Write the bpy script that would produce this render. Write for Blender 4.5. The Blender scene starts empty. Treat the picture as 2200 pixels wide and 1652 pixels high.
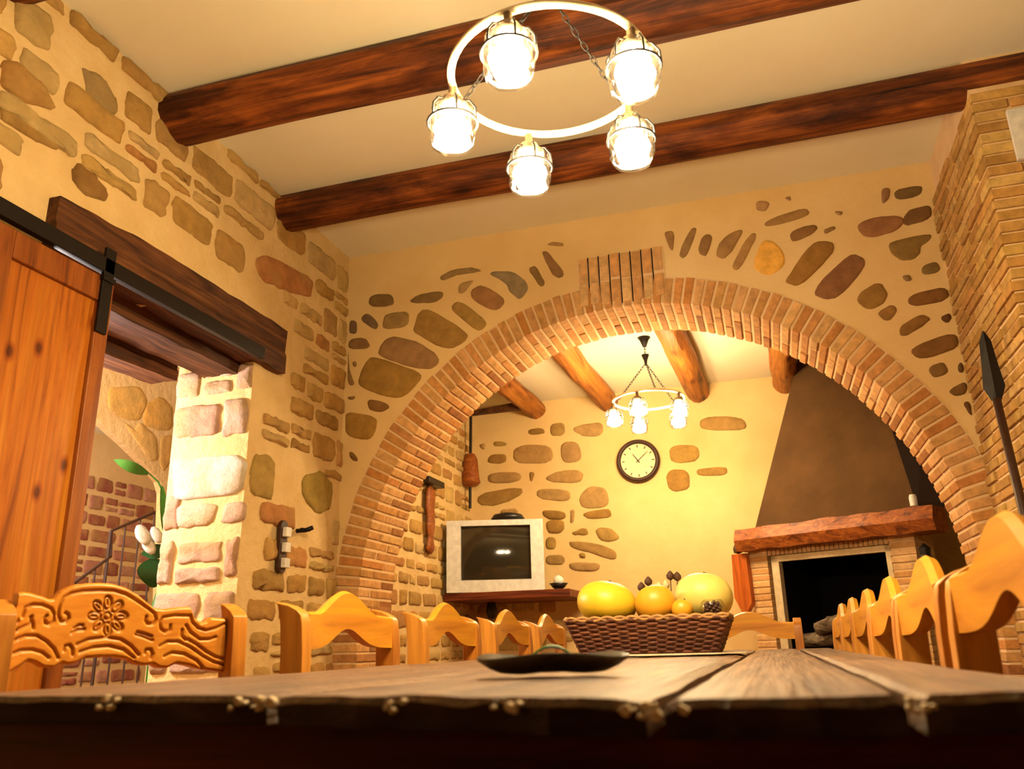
import bpy, math, random
from mathutils import Vector, Matrix, noise
C = bpy.context.scene.collection
S = bpy.context.scene
PI = math.pi
def V(*a): return Vector(a)
# ------------------------------------------------------------------ camera
F, YAW, PIT, ROL = 1781.57, .289059, .305652, -.0237075
CAM = V(0, 0, .797)
fw = V(-math.sin(YAW)*math.cos(PIT), math.cos(YAW)*math.cos(PIT), math.sin(PIT))
rt = V(math.cos(YAW), math.sin(YAW), 0)
up = rt.cross(fw)
r_ = math.cos(ROL)*rt + math.sin(ROL)*up
u_ = -math.sin(ROL)*rt + math.cos(ROL)*up
cam = bpy.data.cameras.new('camera'); co = bpy.data.objects.new('camera', cam); C.objects.link(co)
co.matrix_world = Matrix(((r_.x, u_.x, -fw.x, CAM.x), (r_.y, u_.y, -fw.y, CAM.y), (r_.z, u_.z, -fw.z, CAM.z), (0, 0, 0, 1)))
cam.sensor_width = 36; cam.lens = F/2200*36; cam.clip_start = .02
cam.dof.use_dof = True; cam.dof.focus_distance = 3.2; cam.dof.aperture_fstop = 5.6
S.camera = co
S.view_settings.view_transform = 'Standard'; S.view_settings.look = 'None'
S.view_settings.gamma = 1; S.view_settings.exposure = 0
def ray(x, y): return r_*((x-1100)/F) - u_*((y-826)/F) + fw
def on(ax, v, x, y):
    d = ray(x, y); return CAM + d*((v-CAM[ax])/d[ax])
def onp(p0, n, x, y):
    d = ray(x, y); return CAM + d*((p0-CAM).dot(n)/d.dot(n))
# ------------------------------------------------------------------ mesh builder
class MB:
    def __init__(s): s.v = []; s.f = []; s.c = []; s.m = []
    def add(s, vs, fs, col=None, mi=0):
        o = len(s.v); s.v += [Vector(p) for p in vs]
        s.f += [tuple(i+o for i in f) for f in fs]; s.m += [mi]*len(fs)
        s.c += [col or (1, 1, 1)]*len(vs)
        return s
    def hexa(s, p, col=None, mi=0):        # 8 points: bottom 4 ccw, top 4 ccw
        return s.add(p, [(3,2,1,0),(4,5,6,7),(0,1,5,4),(1,2,6,5),(2,3,7,6),(3,0,4,7)], col, mi)
    def box(s, a, b, col=None, mi=0, M=None):
        x0,y0,z0 = a; x1,y1,z1 = b
        p = [V(x0,y0,z0),V(x1,y0,z0),V(x1,y1,z0),V(x0,y1,z0),V(x0,y0,z1),V(x1,y0,z1),V(x1,y1,z1),V(x0,y1,z1)]
        if M: p = [M @ q for q in p]
        return s.hexa(p, col, mi)
    def prism(s, pts, d, col=None, mi=0):  # polygon points (3D) extruded by vector d
        n = len(pts); pts = [Vector(p) for p in pts]; d = Vector(d)
        fs = [tuple(range(n-1,-1,-1)), tuple(range(n,2*n))] + [(i,(i+1)%n,n+(i+1)%n,n+i) for i in range(n)]
        return s.add(pts+[p+d for p in pts], fs, col, mi)
    def loft(s, rings, cap=True, closed=False, col=None, mi=0):
        n = len(rings[0]); vs = [p for r in rings for p in r]; fs = []
        K = len(rings)
        for k in range(K if closed else K-1):
            for i in range(n):
                a = k*n+i; b = k*n+(i+1)%n; c = ((k+1)%K)*n+(i+1)%n; d = ((k+1)%K)*n+i
                fs.append((a,b,c,d))
        if cap and not closed:
            fs.append(tuple(range(n-1,-1,-1))); fs.append(tuple(range((K-1)*n, K*n)))
        return s.add(vs, fs, col, mi)
    def tube(s, path, r, n=10, closed=False, col=None, mi=0, up=None):
        path = [Vector(p) for p in path]; K = len(path); rings = []
        rad = r if isinstance(r, (list, tuple)) else [r]*K
        prev = up or V(.13, .21, .97)
        for k in range(K):
            if closed: t = path[(k+1)%K]-path[k-1]
            else: t = path[min(k+1,K-1)]-path[max(k-1,0)]
            if t.length < 1e-9: t = V(0,0,1)
            t.normalize()
            a = prev - t*prev.dot(t)
            if a.length < 1e-4: a = V(1,0,0) - t*t.x
            a.normalize(); b = t.cross(a); prev = a
            rings.append([path[k]+(a*math.cos(2*PI*i/n)+b*math.sin(2*PI*i/n))*rad[k] for i in range(n)])
        return s.loft(rings, True, closed, col, mi)
    def lathe(s, prof, n=24, c=(0,0,0), col=None, mi=0, fn=None, M=None, cap=True):
        c = Vector(c); rings = []
        for r, z in prof:
            ring = []
            for i in range(n):
                a = 2*PI*i/n; k = fn(a, r, z) if fn else 1
                p = V(r*k*math.cos(a), r*k*math.sin(a), z)
                if M: p = M @ p
                ring.append(c+p)
            rings.append(ring)
        return s.loft(rings, cap, False, col, mi)
    def build(s, name, mat, parent=None, smooth=False, bev=0, sub=0, angle=None):
        off = V(0,0,0); p = parent; inv = Matrix.Identity(4)
        if parent is not None:
            bpy_m = world(parent); inv = bpy_m.inverted()
        me = bpy.data.meshes.new(name)
        me.from_pydata([inv @ v for v in s.v], [], s.f); me.update()
        at = me.color_attributes.new('Col', 'FLOAT_COLOR', 'POINT')
        for i, c in enumerate(s.c): at.data[i].color = (c[0], c[1], c[2], 1)
        for m in (mat if isinstance(mat, (list, tuple)) else [mat]): me.materials.append(m)
        me.polygons.foreach_set('material_index', s.m)
        if smooth: me.polygons.foreach_set('use_smooth', [True]*len(s.f))
        import bmesh
        bm = bmesh.new(); bm.from_mesh(me); bmesh.ops.recalc_face_normals(bm, faces=bm.faces)
        if angle is not None:
            for f in bm.faces: f.smooth = True
            for e in bm.edges:
                if len(e.link_faces) == 2 and e.calc_face_angle(0) > math.radians(angle): e.smooth = False
        bm.to_mesh(me); bm.free()
        o = bpy.data.objects.new(name, me); C.objects.link(o)
        if parent is not None: o.parent = parent
        if bev:
            m = o.modifiers.new('b', 'BEVEL'); m.width = bev; m.segments = 2; m.limit_method = 'ANGLE'; m.angle_limit = math.radians(40)
            for q in me.polygons: q.use_smooth = True
            w = o.modifiers.new('w', 'WEIGHTED_NORMAL')
        if sub:
            m = o.modifiers.new('s', 'SUBSURF'); m.levels = sub; m.render_levels = sub
        return o
def world(o):
    m = o.matrix_basis.copy()
    while o.parent: o = o.parent; m = o.matrix_basis @ m
    return m
def tag(o, label=None, cat=None, group=None, kind=None):
    if label: o['label'] = label
    if cat: o['category'] = cat
    if group: o['group'] = group
    if kind: o['kind'] = kind
    return o
def thing(name, loc, label, cat, rz=0, group=None):
    o = bpy.data.objects.new(name, None); C.objects.link(o); o.empty_display_size = .05
    o.location = loc; o.rotation_euler = (0, 0, rz)
    o.matrix_basis = Matrix.Translation(Vector(loc)) @ Matrix.Rotation(rz, 4, 'Z')
    return tag(o, label, cat, group)
def struct(o): o['kind'] = 'structure'; return o
def copy_tree(o, parent=None):
    c = o.copy(); C.objects.link(c); c.parent = parent
    for ch in [x for x in list(C.objects) if x.parent == o and x is not c]: copy_tree(ch, c)
    return c
# ------------------------------------------------------------------ materials
def lin(c):
    return tuple(((x/255)/12.92 if x/255 <= .04045 else ((x/255+.055)/1.055)**2.4) for x in c)
class NT:
    def __init__(s, name):
        s.m = bpy.data.materials.new(name); s.m.use_nodes = True; s.t = s.m.node_tree
        for n in list(s.t.nodes): s.t.nodes.remove(n)
        s.out = s.n('ShaderNodeOutputMaterial')
    def n(s, typ, **k):
        o = s.t.nodes.new(typ)
        for a, b in k.items():
            if a in ('props',):
                for x, y in b.items(): setattr(o, x, y)
        return o
    def l(s, a, b): s.t.links.new(a, b)
def set_in(n, **k):
    for a, b in k.items():
        a = a.replace('_', ' '); v = b
        if isinstance(b, (tuple, list)) and len(b) == 3 and n.inputs[a].type == 'RGBA': v = (*b, 1)
        n.inputs[a].default_value = v
def ramp(t, fac, stops):
    r = t.n('ShaderNodeValToRGB'); e = r.color_ramp.elements
    while len(e) < len(stops): e.new(.5)
    for i, (p, c) in enumerate(stops):
        e[i].position = p; e[i].color = (*c, 1)
    t.l(fac, r.inputs['Fac']); return r.outputs['Color']
def noise_n(t, vec, sc, det=4, rough=.55, dist=0):
    n = t.n('ShaderNodeTexNoise'); set_in(n, Scale=sc, Detail=det, Roughness=rough, Distortion=dist)
    if vec: t.l(vec, n.inputs['Vector'])
    return n.outputs['Fac']
def coords(t, scale=(1,1,1), space='Object', rot=(0,0,0)):
    c = t.n('ShaderNodeTexCoord'); m = t.n('ShaderNodeMapping')
    m.inputs['Scale'].default_value = scale; m.inputs['Rotation'].default_value = rot
    t.l(c.outputs[space], m.inputs['Vector']); return m.outputs['Vector']
def mixc(t, fac, a, b, mode='MIX'):
    m = t.n('ShaderNodeMix'); m.data_type = 'RGBA'; m.blend_type = mode
    for sock, val in ((m.inputs[0], fac), (m.inputs[6], a), (m.inputs[7], b)):
        if hasattr(val, 'node'): t.l(val, sock)
        else: sock.default_value = val if isinstance(val, (int, float)) else (*val, 1)
    return m.outputs[2]
def bump(t, h, strength, dist):
    b = t.n('ShaderNodeBump'); set_in(b, Strength=strength, Distance=dist); t.l(h, b.inputs['Height']); return b.outputs['Normal']
def principled(t, col, rough=.8, nor=None, spec=.5, metal=0):
    p = t.n('ShaderNodeBsdfPrincipled')
    if hasattr(col, 'node'): t.l(col, p.inputs['Base Color'])
    else: p.inputs['Base Color'].default_value = (*col, 1)
    if hasattr(rough, 'node'): t.l(rough, p.inputs['Roughness'])
    else: p.inputs['Roughness'].default_value = rough
    p.inputs['Specular IOR Level'].default_value = spec; p.inputs['Metallic'].default_value = metal
    if nor: t.l(nor, p.inputs['Normal'])
    t.l(p.outputs[0], t.out.inputs['Surface']); return p
def mat_plaster(name, c1, c2, sc=3, bs=.35, bd=.01):
    t = NT(name); v = coords(t)
    col = ramp(t, noise_n(t, v, sc, 5, .6), [(.3, lin(c1)), (.7, lin(c2))])
    h = noise_n(t, v, 18, 6, .65)
    principled(t, col, .92, bump(t, h, bs, bd), .2); return t.m
def mat_attr(name, sc=14, dark=.62, bs=.6, bd=.01, rough=.9, spec=.2, blotch=None):
    t = NT(name); v = coords(t)
    a = t.n('ShaderNodeAttribute'); a.attribute_name = 'Col'
    k = ramp(t, noise_n(t, v, sc, 6, .65), [(.3, (dark,)*3), (.68, (1.12,)*3)])
    col = mixc(t, 1.0, a.outputs['Color'], k, 'MULTIPLY')
    if blotch:
        b = ramp(t, noise_n(t, v, 5, 3, .5), [(.45, (0,0,0)), (.62, (1,1,1))])
        col = mixc(t, b, col, mixc(t, .5, col, lin(blotch)))
    h = noise_n(t, v, sc*2.2, 8, .7)
    principled(t, col, rough, bump(t, h, bs, bd), spec); return t.m
def mat_wood(name, light, mid, dark, axis=0, rough=.45, sc=1.0, knots=True, bs=.25, spec=.4, dirt=.5, blot=False, bd=.004):
    t = NT(name); s = [11*sc]*3; s[axis] = .9*sc
    v = coords(t, tuple(s))
    n1 = noise_n(t, v, 1.6, 8, .6, 1.2)
    col = ramp(t, n1, [(.28, lin(dark)), (.46, lin(mid)), (.72, lin(light))])
    s2 = [60*sc]*3; s2[axis] = 1.6*sc
    g = noise_n(t, coords(t, tuple(s2)), 1.2, 5, .6)
    col = mixc(t, dirt, col, ramp(t, g, [(.3, (.35,)*3), (.6, (1.1,)*3)]), 'MULTIPLY')
    if knots == 2:
        c0 = t.n('ShaderNodeTexCoord'); sx = t.n('ShaderNodeSeparateXYZ'); cx = t.n('ShaderNodeCombineXYZ'); t.l(c0.outputs['Object'], sx.inputs[0])
        for i_, (o_, k_) in enumerate(((1, 5.2), (2, 3.0))):
            mu = t.n('ShaderNodeMath'); mu.operation = 'MULTIPLY'; mu.inputs[1].default_value = k_; t.l(sx.outputs[o_], mu.inputs[0]); t.l(mu.outputs[0], cx.inputs[i_])
        vo = t.n('ShaderNodeTexVoronoi'); vo.voronoi_dimensions = '2D'; set_in(vo, Scale=1.0); t.l(cx.outputs[0], vo.inputs['Vector'])
        col = mixc(t, .9, col, ramp(t, vo.outputs['Distance'], [(.04, (.16,.08,.05)), (.08, (.7,.5,.4)), (.13, (1,1,1))]), 'MULTIPLY')
    elif knots:
        s3 = [5.5*sc]*3; s3[axis] = 2.2*sc
        vo = t.n('ShaderNodeTexVoronoi'); t.l(coords(t, tuple(s3)), vo.inputs['Vector']); set_in(vo, Scale=1.0)
        kk = ramp(t, vo.outputs['Distance'], [(.07, (.10,.05,.04)), (.15, (.75,.62,.5)), (.24, (1,1,1))])
        col = mixc(t, .85, col, kk, 'MULTIPLY')
    if blot:
        b = noise_n(t, coords(t, (1.6, 4, 4)), 1.5, 4, .6, .4)
        col = mixc(t, .9, col, ramp(t, b, [(.38, (.32,.27,.25)), (.56, (1.05,)*3)]), 'MULTIPLY')
    if bd > .01:
        g2 = noise_n(t, coords(t), 55, 5, .7); mm = t.n('ShaderNodeMath'); mm.operation = 'ADD'; t.l(g, mm.inputs[0]); t.l(g2, mm.inputs[1]); g = mm.outputs[0]; bd = .010
    principled(t, col, rough, bump(t, g, bs, bd), spec); return t.m
def mat_simple(name, c, rough=.5, metal=0, spec=.5, bs=0, sc=30):
    t = NT(name); v = coords(t)
    n = noise_n(t, v, sc, 4); c = lin(c)
    col = ramp(t, n, [(.3, tuple(x*.82 for x in c)), (.7, tuple(min(1, x*1.08) for x in c))])
    principled(t, col, rough, bump(t, n, bs, .003) if bs else None, spec, metal); return t.m
def mat_emit(name, c, s):
    t = NT(name); e = t.n('ShaderNodeEmission'); e.inputs['Color'].default_value = (*c, 1); e.inputs['Strength'].default_value = s
    t.l(e.outputs[0], t.out.inputs['Surface']); return t.m
def mat_glass(name, tint=(1,1,1), mixf=.2):
    t = NT(name); tr = t.n('ShaderNodeBsdfTransparent'); tr.inputs[0].default_value = (*tint, 1)
    gl = t.n('ShaderNodeBsdfGlossy'); gl.inputs['Roughness'].default_value = .06
    lw = t.n('ShaderNodeLayerWeight'); lw.inputs[0].default_value = .2
    mx = t.n('ShaderNodeMixShader'); t.l(lw.outputs['Facing'], mx.inputs[0]); t.l(tr.outputs[0], mx.inputs[1]); t.l(gl.outputs[0], mx.inputs[2])
    t.l(mx.outputs[0], t.out.inputs['Surface']); return t.m
M = {}
M['plaster'] = mat_plaster('warm_plaster', (232,192,128), (242,208,148), 2.2, .3, .012)
M['ceil'] = mat_plaster('ceiling_plaster', (244,230,196), (250,240,210), 1.3, .12, .006)
M['mortar'] = mat_plaster('wall_mortar', (222,184,122), (240,206,148), 4, .7, .02)
M['bmortar'] = mat_plaster('brick_mortar', (226,186,134), (244,206,156), 6, .5, .01)
M['stone'] = mat_attr('rubble_stone', 11, .74, .9, .018, blotch=(196,160,96))
M['astone'] = mat_attr('arch_wall_stone', 16, .72, .6, .008)
M['brick'] = mat_attr('clay_brick', 20, .66, .7, .008)
M['beam'] = mat_wood('beam_wood', (178,98,36), (116,58,22), (44,20,10), 0, .6, .9, True, .9, .25, .7, True)
M['beamY'] = mat_wood('far_beam_wood', (204,132,54), (164,94,36), (84,42,18), 1, .5, 1.0, True, .5, .25, .6)
M['lintel'] = mat_wood('lintel_wood', (124,76,40), (88,50,26), (36,18,10), 1, .65, 1.0, False, .9, .25, .8)
M['door'] = mat_wood('door_pine', (204,130,40), (184,102,26), (118,56,14), 2, .38, .8, 2, .15, .4, .4)
M['doorf'] = mat_wood('door_frame_pine', (170,98,34), (140,72,22), (80,38,12), 2, .4, .8, False, .15, .4, .4)
M['chair'] = mat_wood('chair_pine', (232,166,36), (220,146,44), (186,110,30), 1, .35, .8, False, .12, .45, .25)
M['chairz'] = mat_wood('chair_post_pine', (220,152,62), (204,130,46), (160,90,30), 2, .38, .8, False, .12, .45, .3)
M['table'] = mat_wood('old_table_wood', (158,120,82), (112,78,52), (46,28,18), 1, .30, 1.3, True, 1.0, .6, .9, False, .012)
M['endshade'] = mat_wood('board_end_shade', (66,40,26), (44,26,18), (20,11,8), 0, .6, 1.0, False, .8, .25, .7)  # shade on the front board ends, painted in as darker wood
M['apron'] = mat_wood('table_apron_wood', (104,40,22), (80,28,14), (40,12,8), 0, .5, 1.0, False, .4, .3, .6)
M['bellow'] = mat_wood('orange_board_wood', (214,116,44), (190,92,28), (120,52,18), 2, .4, 1.0, False, .2, .4, .4)
M['shelf'] = mat_wood('shelf_wood', (150,76,40), (120,54,28), (60,26,14), 0, .5, 1.0, False, .4, .3, .6)
M['mantel'] = mat_wood('mantel_log', (190,112,46), (150,78,30), (80,38,16), 0, .45, 1.2, False, .5, .35, .6)
M['iron'] = mat_simple('black_iron', (34,28,24), .5, .6, .5, .3)
M['brown'] = mat_simple('dark_brown_paint', (62,34,20), .5)
M['nickel'] = mat_simple('cream_metal', (226,206,168), .4, .2)
M['bronze'] = mat_simple('dull_bronze', (120,98,74), .45, .6)
M['silver'] = mat_simple('silver_plastic', (232,228,222), .42, 0)
M['tvback'] = mat_simple('grey_plastic', (78,74,60), .6)
M['black'] = mat_simple('black_plastic', (22,20,20), .4)
M['soot'] = mat_simple('soot_black', (14,12,14), .9, 0, .1)
M['hood'] = mat_plaster('smoked_hood_plaster', (78,54,30), (98,68,38), 3, .3, .01)
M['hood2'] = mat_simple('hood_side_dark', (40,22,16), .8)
M['white'] = mat_simple('white_plastic', (236,230,220), .4)
M['lace'] = mat_simple('lace_cloth', (228,206,170), .9, 0, .2, .4, 120)
M['leaf'] = mat_simple('plant_leaf', (70,130,50), .35)
M['leaf2'] = mat_simple('dark_leaf', (36,88,44), .35)
M['dish'] = mat_wood('dark_wooden_dish', (66,54,24), (44,34,16), (20,14,8), 0, .3, 2.0, False, .3, .5, .6)
M['wicker'] = mat_attr('wicker', 60, .6, .4, .003, .5, .4)
M['yellow'] = mat_simple('yellow_gourd_skin', (250,206,50), .4, 0, .5, 0, 9)
M['pale'] = mat_simple('pale_gourd_skin', (250,226,120), .45, 0, .5, 0, 7)
M['orange'] = mat_simple('orange_gourd_skin', (246,176,44), .4, 0, .5, 0, 9)
M['twig'] = mat_simple('dry_twig', (96,66,40), .8)
M['petal'] = mat_simple('dry_petal', (224,206,160), .8)
M['cone'] = mat_simple('pine_cone_scale', (86,56,38), .7)
M['backdark'] = mat_simple('bounce_damping_brown', (60,34,20), .6)  # invented dark tone for the unseen back wall, cuts bounce light
M['floor'] = mat_plaster('terracotta_floor', (124,72,44), (146,88,56), 5, .2, .01)
M['log'] = mat_wood('charred_log', (170,150,124), (110,92,74), (40,32,26), 0, .9, 1.5, False, .8, .1, .6)
M['bulb'] = mat_emit('lit_bulb', (1, .775, .44), 100)
M['bulb2'] = mat_emit('lit_bulb_far', (1, .775, .44), 62)
M['glass'] = mat_glass('clear_glass', (.98,.97,.94))
M['face'] = mat_simple('clock_paper', (244,226,176), .6)
def mat_screen():
    t = NT('crt_screen'); p = principled(t, lin((52,46,34)), .07, None, .8); return t.m
M['screen'] = mat_screen()
# ------------------------------------------------------------------ stone helpers
def chaikin(p, n=2, k=.16):
    for _ in range(n):
        q = []
        for i in range(len(p)):
            a, b = p[i], p[(i+1) % len(p)]
            q += [(a[0]*(1-k)+b[0]*k, a[1]*(1-k)+b[1]*k), (a[0]*k+b[0]*(1-k), a[1]*k+b[1]*(1-k))]
        p = q
    return p
def stones(name, polys, fn, mat, parent, H=.012, seed=1, inset=.014, rough=.004, wob=.008, rk=.16):
    """polys: (points2d, colour); fn(u, v, h) -> world"""
    rnd = random.Random(seed); mb = MB()
    for pts, col in polys:
        p = chaikin(pts, 2, rk); p = [(a+wob*noise.noise(V(a*32, b*32, seed+.5)), b+wob*noise.noise(V(a*32, b*32, seed+9.5))) for a, b in p]; n = len(p)
        cx = sum(a for a, b in p)/n; cy = sum(b for a, b in p)/n
        h0 = H*rnd.uniform(.6, 1.3); ins = inset*rnd.uniform(.8, 1.3)
        def ring(k, h, jit):
            r = []
            for a, b in p:
                dx, dy = a-cx, b-cy; L = math.hypot(dx, dy) or 1; s = max(.25, 1-k/L)
                u, v = cx+dx*s, cy+dy*s
                r.append(fn(u, v, h + jit*noise.noise(V(u*14, v*14, seed))))
            return r
        R = [ring(0, -.006, 0), ring(ins*.15, h0*.45, .3*rough), ring(ins, h0*.95, rough), ring(ins*3.2, h0*1.1, rough*1.6)]
        base = len(mb.v); mb.loft(R, False, False, col)
        c = len(mb.v); mb.v.append(fn(cx, cy, h0*1.1)); mb.c.append(col)
        o = base+3*n
        for i in range(n): mb.f.append((o+i, o+(i+1) % n, c)); mb.m.append(0)
    return mb.build(name, mat, parent, smooth=True)
def rubble(u0, u1, v0, v1, seed, hr=(.09,.2), lr=(.14,.42), gap=.028, cols=None, inside=None, traced=(), wob=.3):
    rnd = random.Random(seed); out = []; v = v0 + rnd.uniform(-.05, 0)
    bbs = [(min(a for a, b in t), max(a for a, b in t), min(b for a, b in t), max(b for a, b in t)) for t in traced]
    while v < v1:
        h = rnd.uniform(*hr); u = u0 - rnd.uniform(0, .2)
        while u < u1:
            l = rnd.uniform(*lr)
            hh = h*rnd.uniform(.78, 1.0); vb = v + (h-hh)*rnd.random()
            a, b, c, d = u+gap/2, u+l-gap/2, vb+gap/2, vb+hh-gap/2
            u += l
            if rnd.random() < .02: continue
            a0, b0, c0, d0 = max(a, u0), min(b, u1), max(c, v0), min(d, v1)
            if b0-a0 < .05 or d0-c0 < .035: continue
            subs = [(a0, b0, c0, d0)]
            if hh > .13 and rnd.random() < .28:
                m = c0+(d0-c0)*rnd.uniform(.4, .6); subs = [(a0, b0, c0, m-gap/2), (a0, b0, m+gap/2, d0)]
            for A, B, Cc, D in subs:
                if B-A < .04 or D-Cc < .03: continue
                cu, cv = (A+B)/2, (Cc+D)/2
                if inside and not all(inside(x, y) for x in (A, cu, B) for y in (Cc, cv, D)): continue
                if any(A < t[1]-.04 and B > t[0]+.04 and Cc < t[3]-.04 and D > t[2]+.04 for t in bbs): continue
                w = min(B-A, D-Cc)*wob
                j = lambda: rnd.uniform(-.25, .55)*w
                P = [(A+abs(j()), Cc+j()*.3), (cu+j(), Cc+abs(j())*.25), (B-abs(j()), Cc+abs(j())*.5), (B-abs(j())*.2, cv+j()*.4),
                     (B-abs(j()), D-abs(j())*.4), (cu+j(), D-abs(j())*.2), (A+abs(j()), D-abs(j())*.5), (A+abs(j())*.2, cv+j()*.4)]
                out.append((P, jit(rnd, rnd.choice(cols), .1)))
        v += h
    return out
def jit(rnd, c, a):
    k = 1+rnd.uniform(-a, a); c = lin(c)
    return (c[0]*k, c[1]*k*(1+rnd.uniform(-a, a)*.3), c[2]*k*(1+rnd.uniform(-a, a)*.5))
OCH = [(214,170,100), (206,158,88), (220,182,116), (202,154,84), (212,164,92), (198,152,90), (206,144,84), (190,146,80), (222,186,124)]
PNK = [(214,180,152), (202,162,134), (222,190,164), (196,152,122), (210,172,142)]
OLV = [(150,120,66), (140,108,58), (160,128,70), (132,104,60), (146,110,74)]
# ------------------------------------------------------------------ setting
WL, WR, WF, WB, CZ = -2.341, 1.022, 4.3, 4.73, 3.18      # left wall, right pier, arch wall front/back, ceiling
FZ, FY = 2.79, 6.6
o = struct(MB().box((-8,-5.2,-.1), (3.2,9,0)).build('floor', M['floor']))
ce = MB().box((-2.6,-5.2,CZ), (3.2,WF+.1,CZ+.15)).build('ceiling', M['ceil']); struct(ce)
struct(MB().box((-2.6,WB-.02,FZ), (3.2,FY+.3,FZ+.15)).build('ceiling', M['ceil']))
struct(MB().box((3.0,-5.2,0), (3.2,FY+.3,CZ)).build('wall_right', M['plaster']))
struct(MB().box((-2.6,-5.3,0), (3.2,-5.1,CZ)).build('wall_back', M['backdark']))  # out of view, coloured dark so little light bounces onto the table front
# left wall with doorway
DY0, DY1, DZ = 2.10, 3.37, 2.17
XI = -2.78
w = MB()
w.box((XI,-5.2,0), (WL,DY0,CZ+.02)); w.box((XI,DY1,0), (WL,FY+.3,CZ+.02)); w.box((XI,DY0,DZ+.03), (WL,DY1,CZ+.02))
wl = struct(w.build('wall_left', M['mortar']))
P2 = lambda x, y: (lambda p: (p.y, p.z))(on(0, WL, x, y))
C5 = lambda pts: [P2(a/2.753, b/2.753) for a, b in pts]
tr = [C5([(475,390),(600,450),(700,600),(690,680),(580,640),(500,540)]), C5([(420,1010),(470,965),(560,1040),(640,1150),(620,1190),(520,1160),(430,1090)]),
      [P2(*q) for q in ((545,560),(570,545),(672,600),(668,640),(600,622),(560,600))], C5([(0,610),(60,640),(230,750),(360,870),(350,890),(200,830),(0,710)]),
      C5([(0,360),(80,360),(260,500),(330,660),(180,630),(0,520)]), C5([(350,670),(480,700),(500,770),(440,820),(360,730)]),
      C5([(80,800),(180,830),(360,1000),(350,1060),(190,980),(100,900)]),
      [P2(*q) for q in ((545,975),(578,975),(590,1000),(585,1075),(540,1065),(535,1020))],
      [P2(*q) for q in ((645,1025),(690,1010),(715,1040),(708,1095),(680,1105),(650,1070))],
      [P2(*q) for q in ((690,640),(730,650),(733,690),(700,680))], [P2(*q) for q in ((640,765),(690,790),(685,820),(645,800))]]
trc = [(176,146,100), (160,118,64), (204,138,84), (182,140,76), (200,146,80), (194,134,76), (216,166,86), (190,156,84), (178,148,72), (200,152,96), (206,160,98)]
keep = (0, 1, 2, 3, 4, 7, 8); tr = [tr[i] for i in keep]; trc = [trc[i] for i in keep]
ins = lambda a, b: not (DY0-.02 < a < DY1+.02 and b < DZ+.02) and not (2.07 < a < 3.7 and 2.15 < b < 2.47)
pol = rubble(1.2, WF, .0, CZ, 5, (.12,.2), (.16,.38), .026, OCH, ins, tr, .24) + [(t, lin(c)) for t, c in zip(tr, trc)]
stones('rubble_stone_facing', pol, lambda u, v, h: V(WL+h, u, v), M['stone'], wl, .016, 3, .014, .010, .014)
pol = rubble(WB, FY, .6, 2.6, 9, (.09,.17), (.12,.3), .03, OCH)
stones('rubble_stone_facing', pol, lambda u, v, h: V(WL+h, u, v), M['stone'], wl, .014, 4)
# jamb (faces the camera) of the doorway
jm = [((375,1080),(525,1060),(530,975),(375,985),(372,1030)), ((378,1130),(400,1135),(460,1125),(470,1080),(380,1085)), ((475,1128),(528,1120),(530,1075),(480,1080))]
PJ = lambda x, y: (lambda p: (p.x, p.z))(on(1, DY1, x, y))
tj = [[PJ(*q) for q in t] for t in jm]
pol = rubble(XI, WL-.005, .3, DZ, 12, (.14,.24), (.18,.42), .022, PNK, None, tj, .2) + [(t, lin(c)) for t, c in zip(tj, [(236,224,206),(222,190,160),(218,180,150)])]
stones('jamb_stone', pol, lambda u, v, h: V(u, DY1-h, v), M['stone'], wl, .018, 6, .014, .008, .012)
# ------------------------------------------------------------------ arch wall
AC, AR = (-.62, 1.02), 1.575
def arch_z(x):
    d = AR+.03; t = d*d-(x-AC[0])**2
    return AC[1]+math.sqrt(t) if t > 0 else 0
xs = [-2.6, AC[0]-AR-.031] + [AC[0]-(AR+.03)*math.cos(PI*i/64) for i in range(65)] + [AC[0]+AR+.031, 1.6]
aw = MB()
for a, b in zip(xs[:-1], xs[1:]):
    if b-a < 1e-6: continue
    solid = (b <= AC[0]-AR-.03 or a >= AC[0]+AR+.03)
    za, zb = (0, 0) if solid else (max(arch_z(a), AC[1]), max(arch_z(b), AC[1]))
    aw.hexa([V(a,WF,za),V(b,WF,zb),V(b,WB,zb),V(a,WB,za),V(a,WF,CZ+.02),V(b,WF,CZ+.02),V(b,WB,CZ+.02),V(a,WB,CZ+.02)])
awo = struct(aw.build('wall_front', M['plaster']))
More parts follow.
